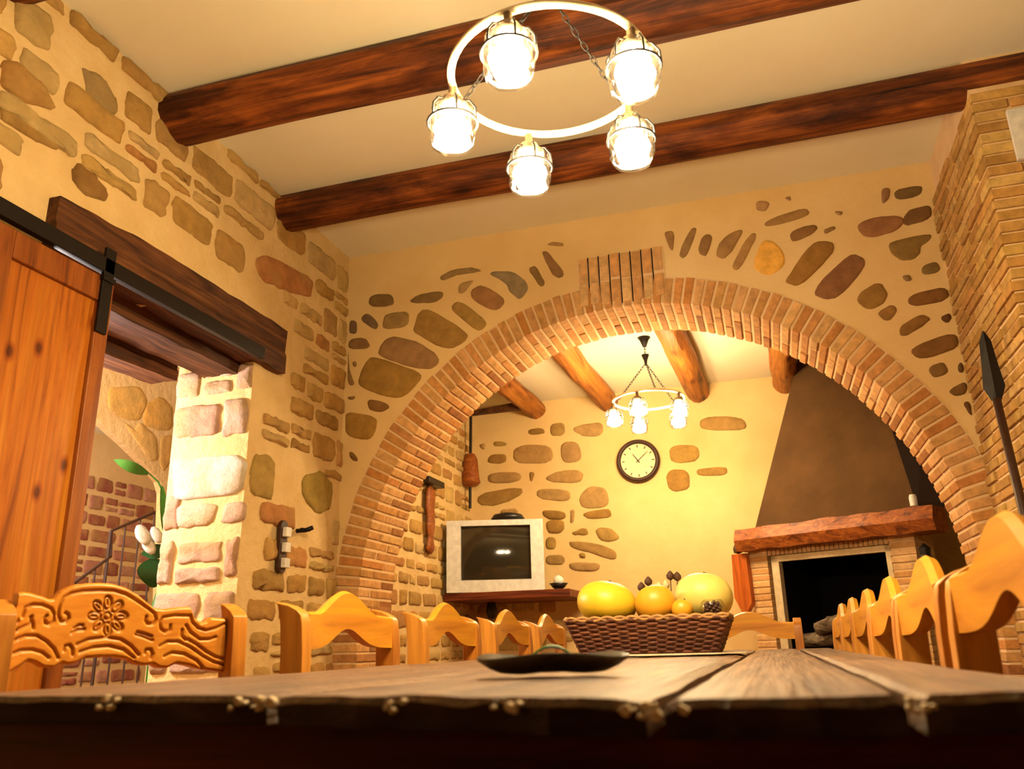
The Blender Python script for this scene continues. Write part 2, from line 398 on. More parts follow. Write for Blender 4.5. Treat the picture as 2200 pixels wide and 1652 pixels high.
# brick ring
rb = random.Random(4); BC = [(222,164,98), (216,150,82), (230,176,112), (210,142,76), (224,168,106), (218,156,92)]
BS = [(184,126,74), (192,134,80), (176,116,66), (200,142,86)]
ring = MB(); mort = MB(); bw = .155
def pol2(r, a, y): return V(AC[0]-r*math.cos(a), y, AC[1]+r*math.sin(a))
N = 92
for k in range(N):
    a0, a1 = PI*k/N, PI*(k+1)/N
    mort.hexa([pol2(AR+.006,a0,WF-.002),pol2(AR+.006,a1,WF-.002),pol2(AR+.006,a1,WB),pol2(AR+.006,a0,WB),
               pol2(AR+.16,a0,WF-.002),pol2(AR+.16,a1,WF-.002),pol2(AR+.16,a1,WB),pol2(AR+.16,a0,WB)])
    g = .0075/AR; cut = WF + (.15 if k % 2 else .27) + rb.uniform(-.01, .01)
    for y0, y1 in ((WF-.008+rb.uniform(-.003,.002), cut-.007), (cut+.007, WB-.0+.006)):
        dr = rb.uniform(-.004, .003); top = AR+bw*rb.uniform(.95, 1.02)
        col = jit(rb, rb.choice(BC if y0 < WF+.1 else BC+BS), .1)
        ring.hexa([pol2(AR+dr,a0+g,y0),pol2(AR+dr,a1-g,y0),pol2(AR+dr,a1-g,y1),pol2(AR+dr,a0+g,y1),
                   pol2(top,a0+g*.8,y0),pol2(top,a1-g*.8,y0),pol2(top,a1-g*.8,y1),pol2(top,a0+g*.8,y1)], col)
# crown patch, a doubled course standing above the ring
x = -.865
while x < -.40:
    for z0, z1 in ((AC[1]+AR+.03, AC[1]+AR+.165), (AC[1]+AR+.178, AC[1]+AR+.325)):
        sh = rb.uniform(-.012, .012)
        ring.box((x+.006, WF-.011, z0+sh), (x+.054, WF+.02, z1+sh*.5), jit(rb, rb.choice([(236,182,120),(230,170,106),(240,190,128)]), .08))
    mort.box((x-.004, WF-.003, AC[1]+AR+.02), (x+.064, WF+.02, AC[1]+AR+.33)); x += .061
# jambs below the spring line
for side in (0, 1):
    z = 0
    while z < AC[1]-.01:
        x_in = AC[0]-AR if side == 0 else AC[0]+AR
        s = -1 if side == 0 else 1
        L = .16 if int(z/.052) % 2 else .26
        cut = WF + (.15 if int(z/.052) % 2 else .28)
        for y0, y1 in ((WF-.008, cut-.007), (cut+.007, WB)):
            dx = rb.uniform(-.004, .004)
            xa, xb = sorted((x_in+dx, x_in+s*(.155)))
            ring.box((xa, y0, z+.006), (xb, y1, z+.046), jit(rb, rb.choice(BC+BS), .1))
        z += .052
    xa, xb = sorted((AC[0]+(-1 if side == 0 else 1)*(AR+.006), AC[0]+(-1 if side == 0 else 1)*(AR+.15)))
    mort.box((xa, WF-.002, 0), (xb, WB, AC[1]))
mort.build('arch_mortar', M['bmortar'], awo)
ring.build('arch_brickwork', M['brick'], awo, bev=.004)
# stones showing through the plaster of the arch wall
C2 = lambda a, b: (700+a/2.753, 400+b/2.753)
C4 = lambda a, b: (1200+a/2.444, 400+b/2.444)
SA = [(C2,(116,90,50),[(262,640),(400,635),(405,715),(248,715)]), (C2,(122,96,56),[(480,690),(540,640),(690,615),(700,655),(640,695)]),
(C2,(136,110,70),[(665,540),(760,490),(880,480),(935,505),(780,525),(690,560)]), (C2,(160,128,84),[(780,630),(790,575),(880,555),(860,580),(810,640)]),
(C2,(134,116,88),[(945,510),(1110,500),(1215,590),(1150,680),(1100,640),(1060,570)]), (C2,(128,100,60),[(1190,490),(1240,465),(1305,580),(1270,600)]),
(C2,(134,100,66),[(1270,390),(1310,380),(1430,530),(1350,550)]), (C2,(150,116,74),[(1300,350),(1330,330),(1415,335),(1400,360)]),
(C2,(144,104,66),[(850,620),(920,575),(1060,660),(1050,710),(990,745),(860,670)]), (C2,(150,118,62),[(740,700),(800,675),(960,800),(930,850),(890,860),(750,740)]),
(C2,(146,112,58),[(520,820),(560,730),(620,730),(850,870),(830,920),(720,975),(520,870)]), (C2,(144,116,70),[(330,840),(345,750),(500,735),(490,830),(370,850)]),
(C2,(112,90,66),[(200,790),(240,740),(315,810),(300,860)]), (C2,(108,84,60),[(105,795),(185,795),(185,875),(105,875)]),
(C2,(124,92,56),[(105,910),(240,890),(270,960),(110,970)]), (C2,(142,108,70),[(300,980),(370,880),(560,920),(685,1020),(640,1085),(540,1080),(340,1020)]),
(C2,(144,110,52),[(190,1140),(250,1015),(300,1010),(570,1100),(560,1150),(480,1240),(390,1260),(200,1190)]), (C2,(130,98,58),[(105,970),(130,1000),(140,1110),(180,1180),(110,1180)]),
(C2,(140,110,66),[(155,1040),(180,1030),(185,1070),(160,1070)]), (C2,(134,102,58),[(130,1240),(180,1240),(170,1265),(135,1265)]),
(C2,(126,90,48),[(240,1280),(270,1255),(395,1295),(340,1340),(260,1330)]), (C2,(146,110,50),[(110,1400),(120,1330),(300,1360),(305,1410),(270,1510),(120,1480)]),
(C2,(120,88,44),[(135,1570),(165,1570),(200,1630),(150,1620)]),
(C4,(150,114,72),[(550,235),(610,235),(605,345),(575,320)]), (C4,(140,108,68),[(620,370),(700,210),(735,220),(670,385)]),
(C4,(134,100,62),[(730,330),(760,250),(815,255),(780,375),(740,360)]), (C4,(148,112,68),[(815,365),(860,270),(960,220),(965,250),(880,390)]),
(C4,(154,116,68),[(900,430),(1000,250),(1050,245),(950,450)]), (C4,(218,158,70),[(1010,430),(1060,290),(1120,280),(1190,350),(1190,420),(1100,480)]),
(C4,(146,110,64),[(1070,190),(1300,105),(1330,155),(1090,220)]), (C4,(160,122,80),[(1030,75),(1110,75),(1100,130),(1040,135)]),
(C4,(150,116,80),[(1180,60),(1220,50),(1220,80)]), (C4,(128,92,52),[(1205,240),(1340,195),(1370,230),(1230,305)]),
(C4,(134,100,60),[(1390,230),(1450,205),(1460,225),(1400,255)]), (C4,(150,116,76),[(1440,135),(1500,130),(1480,165)]),
(C4,(140,100,46),[(1190,490),(1330,290),(1440,290),(1450,350),(1260,535),(1195,510)]), (C4,(126,86,54),[(1320,560),(1530,345),(1610,380),(1610,430),(1480,580),(1400,600)]),
(C4,(140,96,60),[(1560,220),(1600,175),(1750,150),(1830,170),(1780,240),(1620,280)]), (C4,(112,80,44),[(1820,130),(1950,90),(1970,170),(1800,220)]),
(C4,(106,82,46),[(1760,20),(1910,-10),(1910,50),(1770,80)]), (C4,(140,102,66),[(1690,15),(1740,10),(1740,60),(1700,100)]),
(C4,(126,98,50),[(1725,290),(1960,245),(1960,280),(1900,310),(1900,370),(1820,400),(1740,360)]), (C4,(116,92,52),[(1900,420),(1990,390),(2010,450),(1910,470)]),
(C4,(134,104,62),[(1800,470),(1840,460),(1860,495),(1820,500)]), (C4,(118,80,40),[(1825,575),(2035,520),(2060,600),(1845,640)]),
(C4,(136,100,48),[(1545,590),(1680,490),(1730,560),(1720,610),(1630,660)]), (C4,(138,100,52),[(1660,670),(1750,615),(1785,650),(1730,720)]),
(C4,(124,88,44),[(1785,740),(1900,665),(1970,700),(1800,805)]), (C4,(92,62,34),[(2000,690),(2050,660),(2080,690),(2040,725)]),
(C4,(116,80,40),[(1825,855),(2090,760),(2110,850),(1900,920)]), (C4,(116,86,46),[(1935,955),(2020,915),(2055,980),(1970,1015)]),
(C4,(100,72,40),[(2090,930),(2130,920),(2140,980),(2100,980)]), (C4,(108,78,40),[(2035,1075),(2140,1020),(2160,1080),(2090,1110)]),
(C4,(92,62,34),[(2120,1140),(2160,1125),(2175,1210),(2150,1190)])]
pol = []
for cv, col, pts in SA:
    q = [on(1, WF, *cv(a, b)) for a, b in pts]; pol.append(([(min(max(p.x, WL+.02), WR-.01), p.z) for p in q], lin(tuple(min(255, c*1.2) for c in col))))
insf = lambda a, b: math.hypot(a-AC[0], b-AC[1]) > AR+.19 and abs(a-AC[0]) > AR+.02
stones('inlaid_stone', pol, lambda u, v, h: V(u, WF-h, v), M['astone'], awo, .007, 8, .012, .003, .005, .22)
pol = rubble(AC[0]+AR+.16, WR, .3, 1.2, 31, (.08,.13), (.1,.2), .02, OCH)
# soffit of the left jamb continues as rubble on the back half: far reveal stones
# ------------------------------------------------------------------ right brick pier (runs toward the camera from the arch wall)
PY = 3.38; PZ = 2.93
wr = struct(MB().box((WR,PY,0), (3.0,WF+.02,PZ)).box((WR+.02,PY+.1,PZ-.02), (3.0,WF+.02,CZ)).build('wall_right', M['bmortar']))
pr = MB(); z = 0; row = 0
rp = random.Random(8)
PC = [(212,166,92), (204,154,82), (218,174,104), (196,146,76), (210,156,86)]
while z < PZ-.03:
    h = .05; y = PY - (.0 if row % 2 else .0); first = True
    pr_x = -.004
    # face toward the arch (normal -X): rough rubble bricks
    yy = PY+.0
    while yy < WF-.02:
        l = rp.uniform(.12, .27) if not first else (.25 if row % 2 else .13)
        y1 = min(yy+l-.012, WF-.005)
        dx = rp.uniform(.004, .016)
        if y1-yy > .02:
            xr = WR+.24 if first else WR+.05
            pr.box((WR-dx, yy-(.012 if first else 0), z+.005+rp.uniform(-.002,.002)), (xr if (first and row % 2 == 0) else (WR+.12 if first else xr), y1, z+h-.006), jit(rp, rp.choice(PC), .12))
        yy += l; first = False
    # end face (normal -Y)
    xx = WR+(.25 if row % 2 == 0 else .13)
    while xx < 2.2:
        pr.box((xx, PY-.012+rp.uniform(-.003,.003), z+.005), (xx+.235, PY+.05, z+h-.006), jit(rp, rp.choice(BC), .08)); xx += .247
    z += h; row += 1
pr.build('pier_brickwork', M['brick'], wr, bev=.004)
pp = on(1, PY-.03, 2185, 280)
sg = MB().box((pp.x-.02, PY-.034, pp.z-.13), (pp.x+.3, PY-.014, pp.z+.1)).build('wall_plaque', M['white'])
tag(sg, 'white square plaque on the brick pier at upper right', 'plaque')
# ------------------------------------------------------------------ far room
w = MB(); w.box((-2.8,FY,0), (3.2,FY+.2,FZ+.1)); wf = struct(w.build('wall_far', M['plaster']))
C7 = lambda a, b: (850+a/2.665, 700+b/2.665)
far = [[(530,740),(635,730),(635,790),(525,790)], [(680,680),(900,680),(900,790),(670,790)], [(940,665),(1050,660),(1070,780),(950,790)], [(530,840),(720,835),(715,895),(530,905)],
 [(760,840),(800,835),(775,905)], [(845,870),(960,820),(1075,830),(1070,900),(900,900)], [(470,960),(720,920),(735,960),(600,1030),(470,1030)], [(810,930),(1000,935),(1000,1010),(810,990)],
 [(1050,970),(1120,910),(1210,930),(1230,1040),(1060,1050)], [(1060,1070),(1230,1040),(1240,1100),(1100,1110)], [(760,590),(850,585),(855,620),(760,625)], [(885,560),(970,550),(970,630),(885,635)],
 [(1000,590),(1080,560),(1190,550),(1190,630),(1080,640)], [(1565,680),(1740,680),(1740,780),(1570,790)], [(1545,825),(1680,820),(1690,940),(1560,955)], [(1720,820),(1900,800),(1900,860),(1725,860)],
 [(1740,520),(1990,520),(2020,600),(1740,600)], [(1000,1050),(1030,1050),(1020,1130),(1000,1130)], [(830,1050),(970,1060),(980,1110),(860,1110)], [(1010,1180),(1090,1150),(1110,1200),(1010,1200)],
 [(1130,1160),(1230,1150),(1300,1220),(1180,1245)], [(860,1110),(970,1110),(960,1190),(870,1190)], [(860,1210),(920,1210),(920,1280),(860,1280)], [(990,1230),(1150,1240),(1270,1290),(1260,1350),(1120,1300),(1000,1270)],
 [(860,1310),(970,1310),(970,1370),(860,1370)], [(990,1350),(1180,1355),(1160,1410),(1000,1400)], [(1050,1300),(1090,1300),(1090,1330),(1055,1330)], [(1150,1480),(1230,1480),(1220,1500),(1150,1500)],
 [(470,680),(520,670),(510,720)], [(560,660),(640,665),(630,690),(560,690)], [(600,1050),(700,1045),(700,1080),(600,1085)]]
rf = random.Random(3); pol = []
for pts in far:
    q = [on(1, FY, *C7(a, b)) for a, b in pts]; pol.append(([(p.x, p.z) for p in q], jit(rf, rf.choice([(172,134,70),(164,124,62),(180,142,80),(186,146,92)]), .08)))
pol += rubble(-2.3, -1.3, .0, 1.15, 77, (.1,.17), (.14,.32), .03, OCH)
stones('inlaid_stone', pol, lambda u, v, h: V(u, FY-h, v), M['astone'], wf, .012, 8, .014, .004, .006, .22)
# ------------------------------------------------------------------ ceiling beams (round logs)
def log(name, p0, p1, r, mat, label, seed, group, n=14, flat=.9):
    rnd = random.Random(seed); p0, p1 = Vector(p0), Vector(p1); L = (p1-p0).length; d = (p1-p0).normalized()
    side = d.cross(V(0,0,1)).normalized(); K = 46; rings = []
    for k in range(K):
        t = k/(K-1); c = p0+d*L*t + V(0,0,1)*.012*noise.noise(V(t*4, seed, 0)) + side*.014*noise.noise(V(t*3, seed, 7))
        rr = []
        for i in range(n):
            a = 2*PI*i/n + PI/n
            k1 = 1+.09*noise.noise(V(math.cos(a)*1.2, math.sin(a)*1.2, t*5+seed)) + .06*max(abs(math.cos(a)), abs(math.sin(a)))**8
            rr.append(c + side*math.cos(a)*r*k1 + V(0,0,1)*math.sin(a)*r*k1*flat)
        rings.append(rr)
    o = MB().loft(rings).build(name, mat, None, angle=32)
    return tag(o, label, 'ceiling beam', group)
ZB = CZ-.072
log('ceiling_beam', (-2.40,1.765,ZB), (3.05,1.765,ZB), .108, M['beam'], 'dark log ceiling beam nearest the camera, only its end in the top left corner', 11, 'log beams of the near ceiling')
log('ceiling_beam', (-2.40,2.655,ZB-.010), (3.05,2.655,ZB-.010), .122, M['beam'], 'dark red-brown log ceiling beam crossing behind the top of the near chandelier', 12, 'log beams of the near ceiling')
log('ceiling_beam', (-2.40,3.56,ZB-.004), (3.05,3.56,ZB-.004), .108, M['beam'], 'dark log ceiling beam closest to the arch, resting on the brick pier', 13, 'log beams of the near ceiling')
lb = ['short dark log beam of the far room, leftmost, near the hanging iron rod', 'orange log beam of the far room, just left of the far chandelier', 'orange log beam of the far room, just right of the far chandelier', 'dark log beam end of the far room beside the fireplace hood']
for i, (px, py, dx) in enumerate([(1150,905,.10), (1305,870,0), (1503,876,-.02), (1690,850,-.02)]):
    p = on(1, FY-.02, px, py); q = Vector((p.x, FY-.02, FZ-.07)); r = .088
    dirn = V(-.035+dx*0, -1, 0)
    log('ceiling_beam', q+V(0,.06,0), q+V(.035*1.85*-1+0*dx, -1.85, 0), r, M['beamY'], lb[i], 21+i, 'log beams of the far room')
# ------------------------------------------------------------------ door lintel timbers
def timber(name, x0, x1, yz, mat, label, seed, parent=None, N=40):
    # yz: [(y, zlow, zhigh)...] rough sawn timber along Y
    mb = MB(); rings = []
    for k in range(N):
        t = k/(N-1)*(len(yz)-1); i = min(int(t), len(yz)-2); f = t-i
        y, a, b = (yz[i][j]*(1-f)+yz[i+1][j]*f for j in range(3))
        j1 = .008*noise.noise(V(y*9, seed, 0)); j2 = .01*noise.noise(V(y*7, seed, 5)); j3 = .008*noise.noise(V(y*8, seed, 9))
        rings.append([V(x0, y, a+j2), V((x0+x1)/2, y, a+j2+.004), V(x1+j1, y, a+j2), V(x1+j3+.006, y, a*.6+b*.4), V(x1-.004+j3, y, a*.5+b*.5+j1), V(x1+j1, y, b+j3), V(x0, y, b+j3)])
    mb.loft(rings); o = mb.build(name, mat, parent, angle=25); return tag(o, label, 'lintel') if parent is None else o
e = on(0, WL+.05, 130, 420), on(0, WL+.05, 120, 495), on(0, WL+.05, 623, 713), on(0, WL+.05, 612, 803), on(0, WL+.05, 340, 534)
timber('door_lintel', WL-.2, WL+.05, [(e[0].y, e[1].z-.05, e[0].z), (e[4].y, e[4].z-.22, e[4].z), (e[2].y-.02, e[3].z, e[2].z)], M['lintel'], 'thick cracked dark timber lintel across the wall above the doorway', 3)
timber('door_lintel', -2.62, -2.42, [(DY0-.02,2.115,2.2),(DY1+.03,2.125,2.2)], M['lintel'], 'middle timber lintel under the doorway top, behind the black rail', 5)
timber('door_lintel', -2.84, -2.69, [(DY0-.02,2.04,2.2),(DY1-.12,2.08,2.2)], M['lintel'], 'innermost dark timber lintel on the far side of the doorway', 7)
# ------------------------------------------------------------------ sliding door and rail
DX = -2.235
pr0, pr1 = on(0, DX, -140, 372), on(0, DX, 560, 765)
zr = (on(0, DX, 0, 452).z + on(0, DX, 234, 568).z)/2
ra = MB().box((DX-.02, 1.2, zr-.03), (DX+.012, pr1.y+.02, zr+.03)).build('door_rail', M['iron'], None, bev=.004)
tag(ra, 'long black iron rail carrying the sliding door across the lintel', 'door rail')
dr = on(0, DX, 243, 640); db = on(0, DX, 190, 1100)
dtop = zr-.045; y1 = dr.y; yb = y1; y0 = 1.76; xb0, xb1 = DX-.045, DX
d3 = thing('door_1', (DX-.02, (y0+y1)/2, .02), None, None); d3['kind'] = 'structure'
fr = .11
mb = MB(); mb.box((xb0,y0,.02), (xb1,y0+fr,dtop)); mb.box((xb0,y1-fr*.6,.02), (xb1,y1,dtop)); mb.box((xb0,y0+fr,dtop-fr*.9), (xb1,y1-fr*.6,dtop)); mb.box((xb0,y0+fr,.02), (xb1,y1-fr*.6,.2))
mb.build('door_frame', M['doorf'], d3, bev=.006)
MB().box((xb0+.012,y0+fr-.01,.19), (xb1-.018,y1-fr*.6+.01,dtop-fr*.88)).build('door_panel', M['door'], d3)
MB().box((xb1-.002,y1-.07,dtop-.22), (xb1+.012,y1-.02,zr+.07)).box((xb1-.002,y1-.075,dtop-.02),(xb1+.02,y1-.015,dtop+.0)).build('door_hanger', M['iron'], d3, bev=.003)
# ------------------------------------------------------------------ hallway seen through the doorway
HX = -3.95
struct(MB().box((-6.6,1.0,2.9), (XI+.02,8,3.0)).build('ceiling', M['ceil']))
PH = lambda x, y, X=HX: (lambda p: (p.y, p.z))(on(0, X, x, y))
hw = MB()
cur = [PH(*q) for q in ((150,835),(225,915),(270,955),(310,995),(345,1035),(352,1060),(350,1130),(346,1200),(344,1300))]
for (a, za), (b, zb) in zip(cur[:-1], cur[1:]):
    if abs(b-a) < .004: b = a+.004
    hw.hexa([V(HX-.06,a,za),V(HX,a,za),V(HX,b,zb),V(HX-.06,b,zb),V(HX-.06,a,2.95),V(HX,a,2.95),V(HX,b,2.95),V(HX-.06,b,2.95)])
ye = cur[-1][0]
hw.box((HX-.06, max(c[0] for c in cur)-.002, 0), (HX, 7.5, 2.95))
hw.box((HX-.06, 1.0, 2.7), (HX, cur[0][0], 2.95))
MH = M['mortar']
hwo = struct(hw.build('wall_hall', MH))
HS = [[(232,830),(300,830),(318,862),(300,905),(262,900),(232,880)], [(312,868),(345,850),(372,880),(368,925),(340,925),(305,910)], [(262,905),(285,925),(300,905),(335,935),(340,990),(320,990)],
      [(345,935),(372,935),(370,985),(350,1015),(342,990)], [(240,765),(262,770),(268,790),(240,790)], [(285,785),(330,790),(335,805),(290,808)]]
pol = [([PH(*q) for q in t], lin(c)) for t, c in zip(HS, [(236,186,100),(238,182,92),(240,192,112),(232,176,92),(206,156,120),(200,150,120)])]
stones('vault_stone', pol, lambda u, v, h: V(HX+h, u, v), M['stone'], hwo, .008, 5)
bk = struct(MB().box((-6.4,1.0,0), (-6.2,8,3)).box((-6.4,7.6,0),(XI,7.8,3)).box((-6.4,1.0,0),(XI,1.2,3)).build('wall_hall', M['plaster']))
pol = rubble(3.4, 7.4, .2, 2.5, 55, (.12,.2), (.16,.36), .02, [(190,120,92),(204,140,112),(176,104,80),(210,152,124)])
stones('rubble_stone_facing', pol, lambda u, v, h: V(-6.2+h, u, v), M['stone'], bk, .012, 5)
# stair railing
RXp = -4.6
Q = lambda x, y, X=RXp: on(0, X, x, y)
rl = thing('stair_railing', Q(240,1300), 'thin dark metal stair railing seen through the doorway', 'railing')
MB().tube([Q(160,1252), Q(238,1195), Q(240,1140), Q(350,1093), Q(385,1078)], .012, 8).build('handrail', M['brown'], rl)
for x, y in ((205,1222), (238,1140), (270,1128), (302,1115), (333,1102)):
    a = Q(x, y); MB().tube([a, V(a.x, a.y, .35)], .012 if x == 238 else .007, 8).build('baluster', M['brown'], rl)
MB().box((RXp-.5, 3.2, 0), (RXp+.1, 7.4, .36)).build('stair_landing', M['floor'], rl)
# hall plant: arching stem with leaves
PXp = -3.55
Q2 = lambda x, y, X=PXp: on(0, X, x, y)
base = Q2(325,1420)
plt = thing('potted_plant', (base.x, base.y, 0), 'tall houseplant with arching stem and broad green leaves in the doorway', 'plant')
MB().lathe([(.09,0),(.13,.02),(.16,.28),(.17,.3),(.15,.3),(.14,.27),(.001,.27)], 20, (base.x, base.y, 0)).build('plant_pot', M['floor'], plt, angle=40)
MB().tube([V(base.x,base.y,.26), Q2(330,1300), Q2(358,1215), Q2(369,1140), Q2(362,1080), Q2(340,1035), Q2(318,1015)], [.012,.012,.011,.01,.008,.006,.004], 8).build('stem', M['leaf'], plt, smooth=True)
def leaf(pts, parent, mat, name='leaf', wid=.5, fold=.12):
    # pts: centreline world points with half widths
    L = []; R = []; Cn = []
    for k, (p, wv) in enumerate(pts):
        Cn.append(p); L.append(p+wv+V(.02,0,0)*fold); R.append(p-wv+V(.02,0,0)*fold)
    mb = MB(); n = len(pts); vs = L+Cn+R; th = V(.003,.002,0)
    f = [(i,i+1,n+i+1,n+i) for i in range(n-1)]+[(n+i,n+i+1,2*n+i+1,2*n+i) for i in range(n-1)]
    mb.add(vs, f); mb.add([v-th for v in vs], [tuple(reversed(q)) for q in f]); return mb.build(name, mat, parent, smooth=True)
def leafpx(a, b, wpx, parent, mat, X=PXp, n=9):
    a0, b0 = V(a[0], a[1], 0), V(b[0], b[1], 0); d = (b0-a0).normalized(); nn = V(-d.y, d.x, 0); pts = []
    for k in range(n):
        t = k/(n-1); c = a0.lerp(b0, t); wd = wpx*math.sin(PI*min(1, t*.92+.06))**.8
        p = Q2(c.x, c.y, X + .06*math.sin(PI*t)); q = Q2(c.x+nn.x*wd, c.y+nn.y*wd, X + .06*math.sin(PI*t)); pts.append((p, q-p))
    leaf(pts, parent, mat)
leafpx((318,1018),(246,988),12,plt,M['leaf'])
leafpx((348,1045),(362,1185),9,plt,M['leaf'],PXp+.01)
leafpx((335,1200),(327,1262),36,plt,M['leaf2'],PXp+.02)
leafpx((362,1180),(305,1190),16,plt,M['leaf2'],PXp-.02)
fl = MB()
for cx, cy, rr in ((305,1150,26),(335,1150,22),(318,1172,24)):
    p = Q2(cx, cy, PXp+.05); s = rr/F*4.6; fl.lathe([(.001,-.3*s),(.7*s,-.15*s),(s,.1*s),(.6*s,.25*s),(.001,.3*s)], 10, p, M=Matrix.Rotation(1.2, 3, 'Y'))
fl.build('white_reflection', M['white'], plt, smooth=True)  # bright reflections on door glass, modelled as white lobes by the plant
# switches by the doorway
b0 = on(0, WL+.02, 600, 1232); b1 = on(0, WL+.02, 607, 1118); yc = (b0.y+b1.y)/2
sw = thing('switch_plate', (WL+.012, yc, b0.z), 'dark wooden plate with three white switches beside the doorway', 'light switch')
mb = MB(); zc = [b0.z, b1.z]
out = []
for i in range(12):
    a = PI*i/11; out.append((yc+.032*math.cos(a), b1.z-.032+.032*math.sin(a)))
for i in range(12):
    a = PI+PI*i/11; out.append((yc+.032*math.cos(a), b0.z+.032+.032*math.sin(a)))
mb.prism([V(WL+.014, a, b) for a, b in out], (.022,0,0)); mb.build('back_plate', M['brown'], sw, bev=.003)
for i in range(3):
    z = b1.z-.06-(b1.z-b0.z-.11)/2*i
    MB().box((WL+.034, yc-.018, z-.024), (WL+.06, yc+.03, z+.024)).build('switch', M['white'], sw, bev=.004)
hk = on(0, WL+.02, 645, 1140)
ho = MB().tube([V(WL,hk.y,hk.z), V(WL+.05,hk.y,hk.z), V(WL+.09,hk.y+.005,hk.z+.012)], .012, 8).tube([V(WL+.05,hk.y-.04,hk.z), V(WL+.05,hk.y+.04,hk.z+.006)], .009, 8).build('wall_hook', M['iron'], None, smooth=True)
tag(ho, 'small black iron hook on the stone wall right of the white switches', 'hook')
# ------------------------------------------------------------------ spear-like tool on the right pier
a, b, c, d = on(0,.955,2112,712), on(0,.955,2124,780), on(0,.955,2142,862), on(0,.935,2205,1125)
sp = thing('iron_lance', (d.x, d.y, 0), 'long dark lance with pointed iron head standing against the right brick wall', 'lance')
nrm = V(0,1,0)
mb = MB(); rings = []
axis = (c-a).normalized()
for p, wd in ((a,.004),(a.lerp(c,.15),.022),(a.lerp(c,.5),.03),(a.lerp(c,.8),.04),(c,.016)):
    s = axis.cross(V(.2,1,.2)).normalized(); s2 = axis.cross(s).normalized(); rings.append([p+s*wd, p+s2*.007, p-s*wd, p-s2*.007])
mb.loft(rings); mb.build('spearhead', M['iron'], sp)
sl = (d-c); e2 = c + sl*((.0-c.z)/sl.z)
MB().tube([c-axis*.01, d, V(e2.x, e2.y, .005)], .016, 10).build('shaft', M['brown'], sp, smooth=True)
# ------------------------------------------------------------------ chandeliers
def chandelier(name, ctr, zring, zceil, label, rot, bm_, R=.235):
    cx, cy = ctr
    t = thing(name, (cx, cy, zceil), label, 'chandelier')
    MB().tube([V(cx+R*math.cos(2*PI*i/56), cy+R*math.sin(2*PI*i/56), zring) for i in range(56)], .0095, 10, True).build('ring', M['nickel'], t, smooth=True)
    hub = zring+.30
    MB().lathe([(.001,hub-.06),(.008,hub-.055),(.012,hub-.02),(.024,hub+.01),(.026,hub+.02),(.001,hub+.022)], 16, (cx,cy,0)).build('hub', M['iron'], t, smooth=True)
    MB().lathe([(.001,zceil-.07),(.012,zceil-.068),(.03,zceil-.02),(.045,zceil),(.001,zceil)], 20, (cx,cy,0)).build('canopy', M['iron'], t, smooth=True)
    # links between hub and canopy and the three chains
    def chain(p0, p1, nm):
        mb = MB(); L = (p1-p0).length; n = max(3, int(L/.02)); d = (p1-p0)/n; ax = d.normalized()
        s0 = ax.cross(V(.3,.9,.1)).normalized(); s1 = ax.cross(s0)
        for k in range(n):
            c = p0+d*(k+.5); sd = s0 if k % 2 else s1
            mb.tube([c+ax*.014*math.cos(2*PI*i/8)+sd*.006*math.sin(2*PI*i/8) for i in range(8)], .0018, 5, True)
        return mb.build(nm, M['iron'], t)
    chain(V(cx,cy,hub+.02), V(cx,cy,zceil-.065), 'suspension_chain')
    for k in range(3):
        a = rot+2*PI*k/3+.5; chain(V(cx+.01*math.cos(a),cy+.01*math.sin(a),hub-.05), V(cx+R*math.cos(a),cy+R*math.sin(a),zring+.01), 'chain')
    for k in range(5):
        a = rot+2*PI*k/5; x, y = cx+R*math.cos(a), cy+R*math.sin(a); z = zring-.045
        lamp = MB()
        lamp.lathe([(.001,.04),(.010,.04),(.010,.01),(.024,.008),(.026,-.012),(.022,-.018),(.001,-.018)], 18, (x,y,z))
        lo = lamp.build('lamp_holder', M['bronze'], t, angle=35)
        MB().lathe([(.026,-.008),(.040,-.014),(.053,-.032),(.056,-.06),(.055,-.1),(.048,-.122),(.046,-.122),(.052,-.1),(.053,-.06),(.05,-.034),(.038,-.018),(.024,-.012)], 24, (x,y,z), cap=False, fn=lambda a, r, zz: 1+.035*math.cos(8*a)).build('glass_shade', M['glass'], lo, smooth=True)
        cg = MB()
        for i in range(6):
            b = 2*PI*i/6; cg.tube([V(x+rr*math.cos(b), y+rr*math.sin(b), z+zz) for rr, zz in ((.022,.0),(.044,-.008),(.058,-.03),(.060,-.062))], .0026, 6)
        cg.tube([V(x+.060*math.cos(2*PI*i/24), y+.060*math.sin(2*PI*i/24), z-.062) for i in range(24)], .0028, 6, True)
        cg.build('cage', M['iron'], lo, smooth=True)
        bb = MB()
        bb.lathe([(.001,-.122),(.024,-.119),(.038,-.104),(.043,-.084),(.038,-.064),(.022,-.048),(.013,-.03),(.012,-.018)], 20, (x,y,z), fn=lambda a, r, zz: 1+.10*math.cos(5*a))
        bb.build('bulb', bm_, lo, smooth=True)
    return t
ctr1 = (-.374, 1.632)
A1 = on(2, 2.05, 1090, 60); rot1 = math.atan2(A1.y-ctr1[1], A1.x-ctr1[0])
chandelier('chandelier', ctr1, 2.095, CZ, 'near ring chandelier with five lit caged glass lamps above the table', rot1, M['bulb'])
ctr2 = (-.645, 5.36)
chandelier('chandelier', ctr2, 2.345, FZ, 'far ring chandelier hanging in the room beyond the arch, above the clock', -1.75, M['bulb2'])
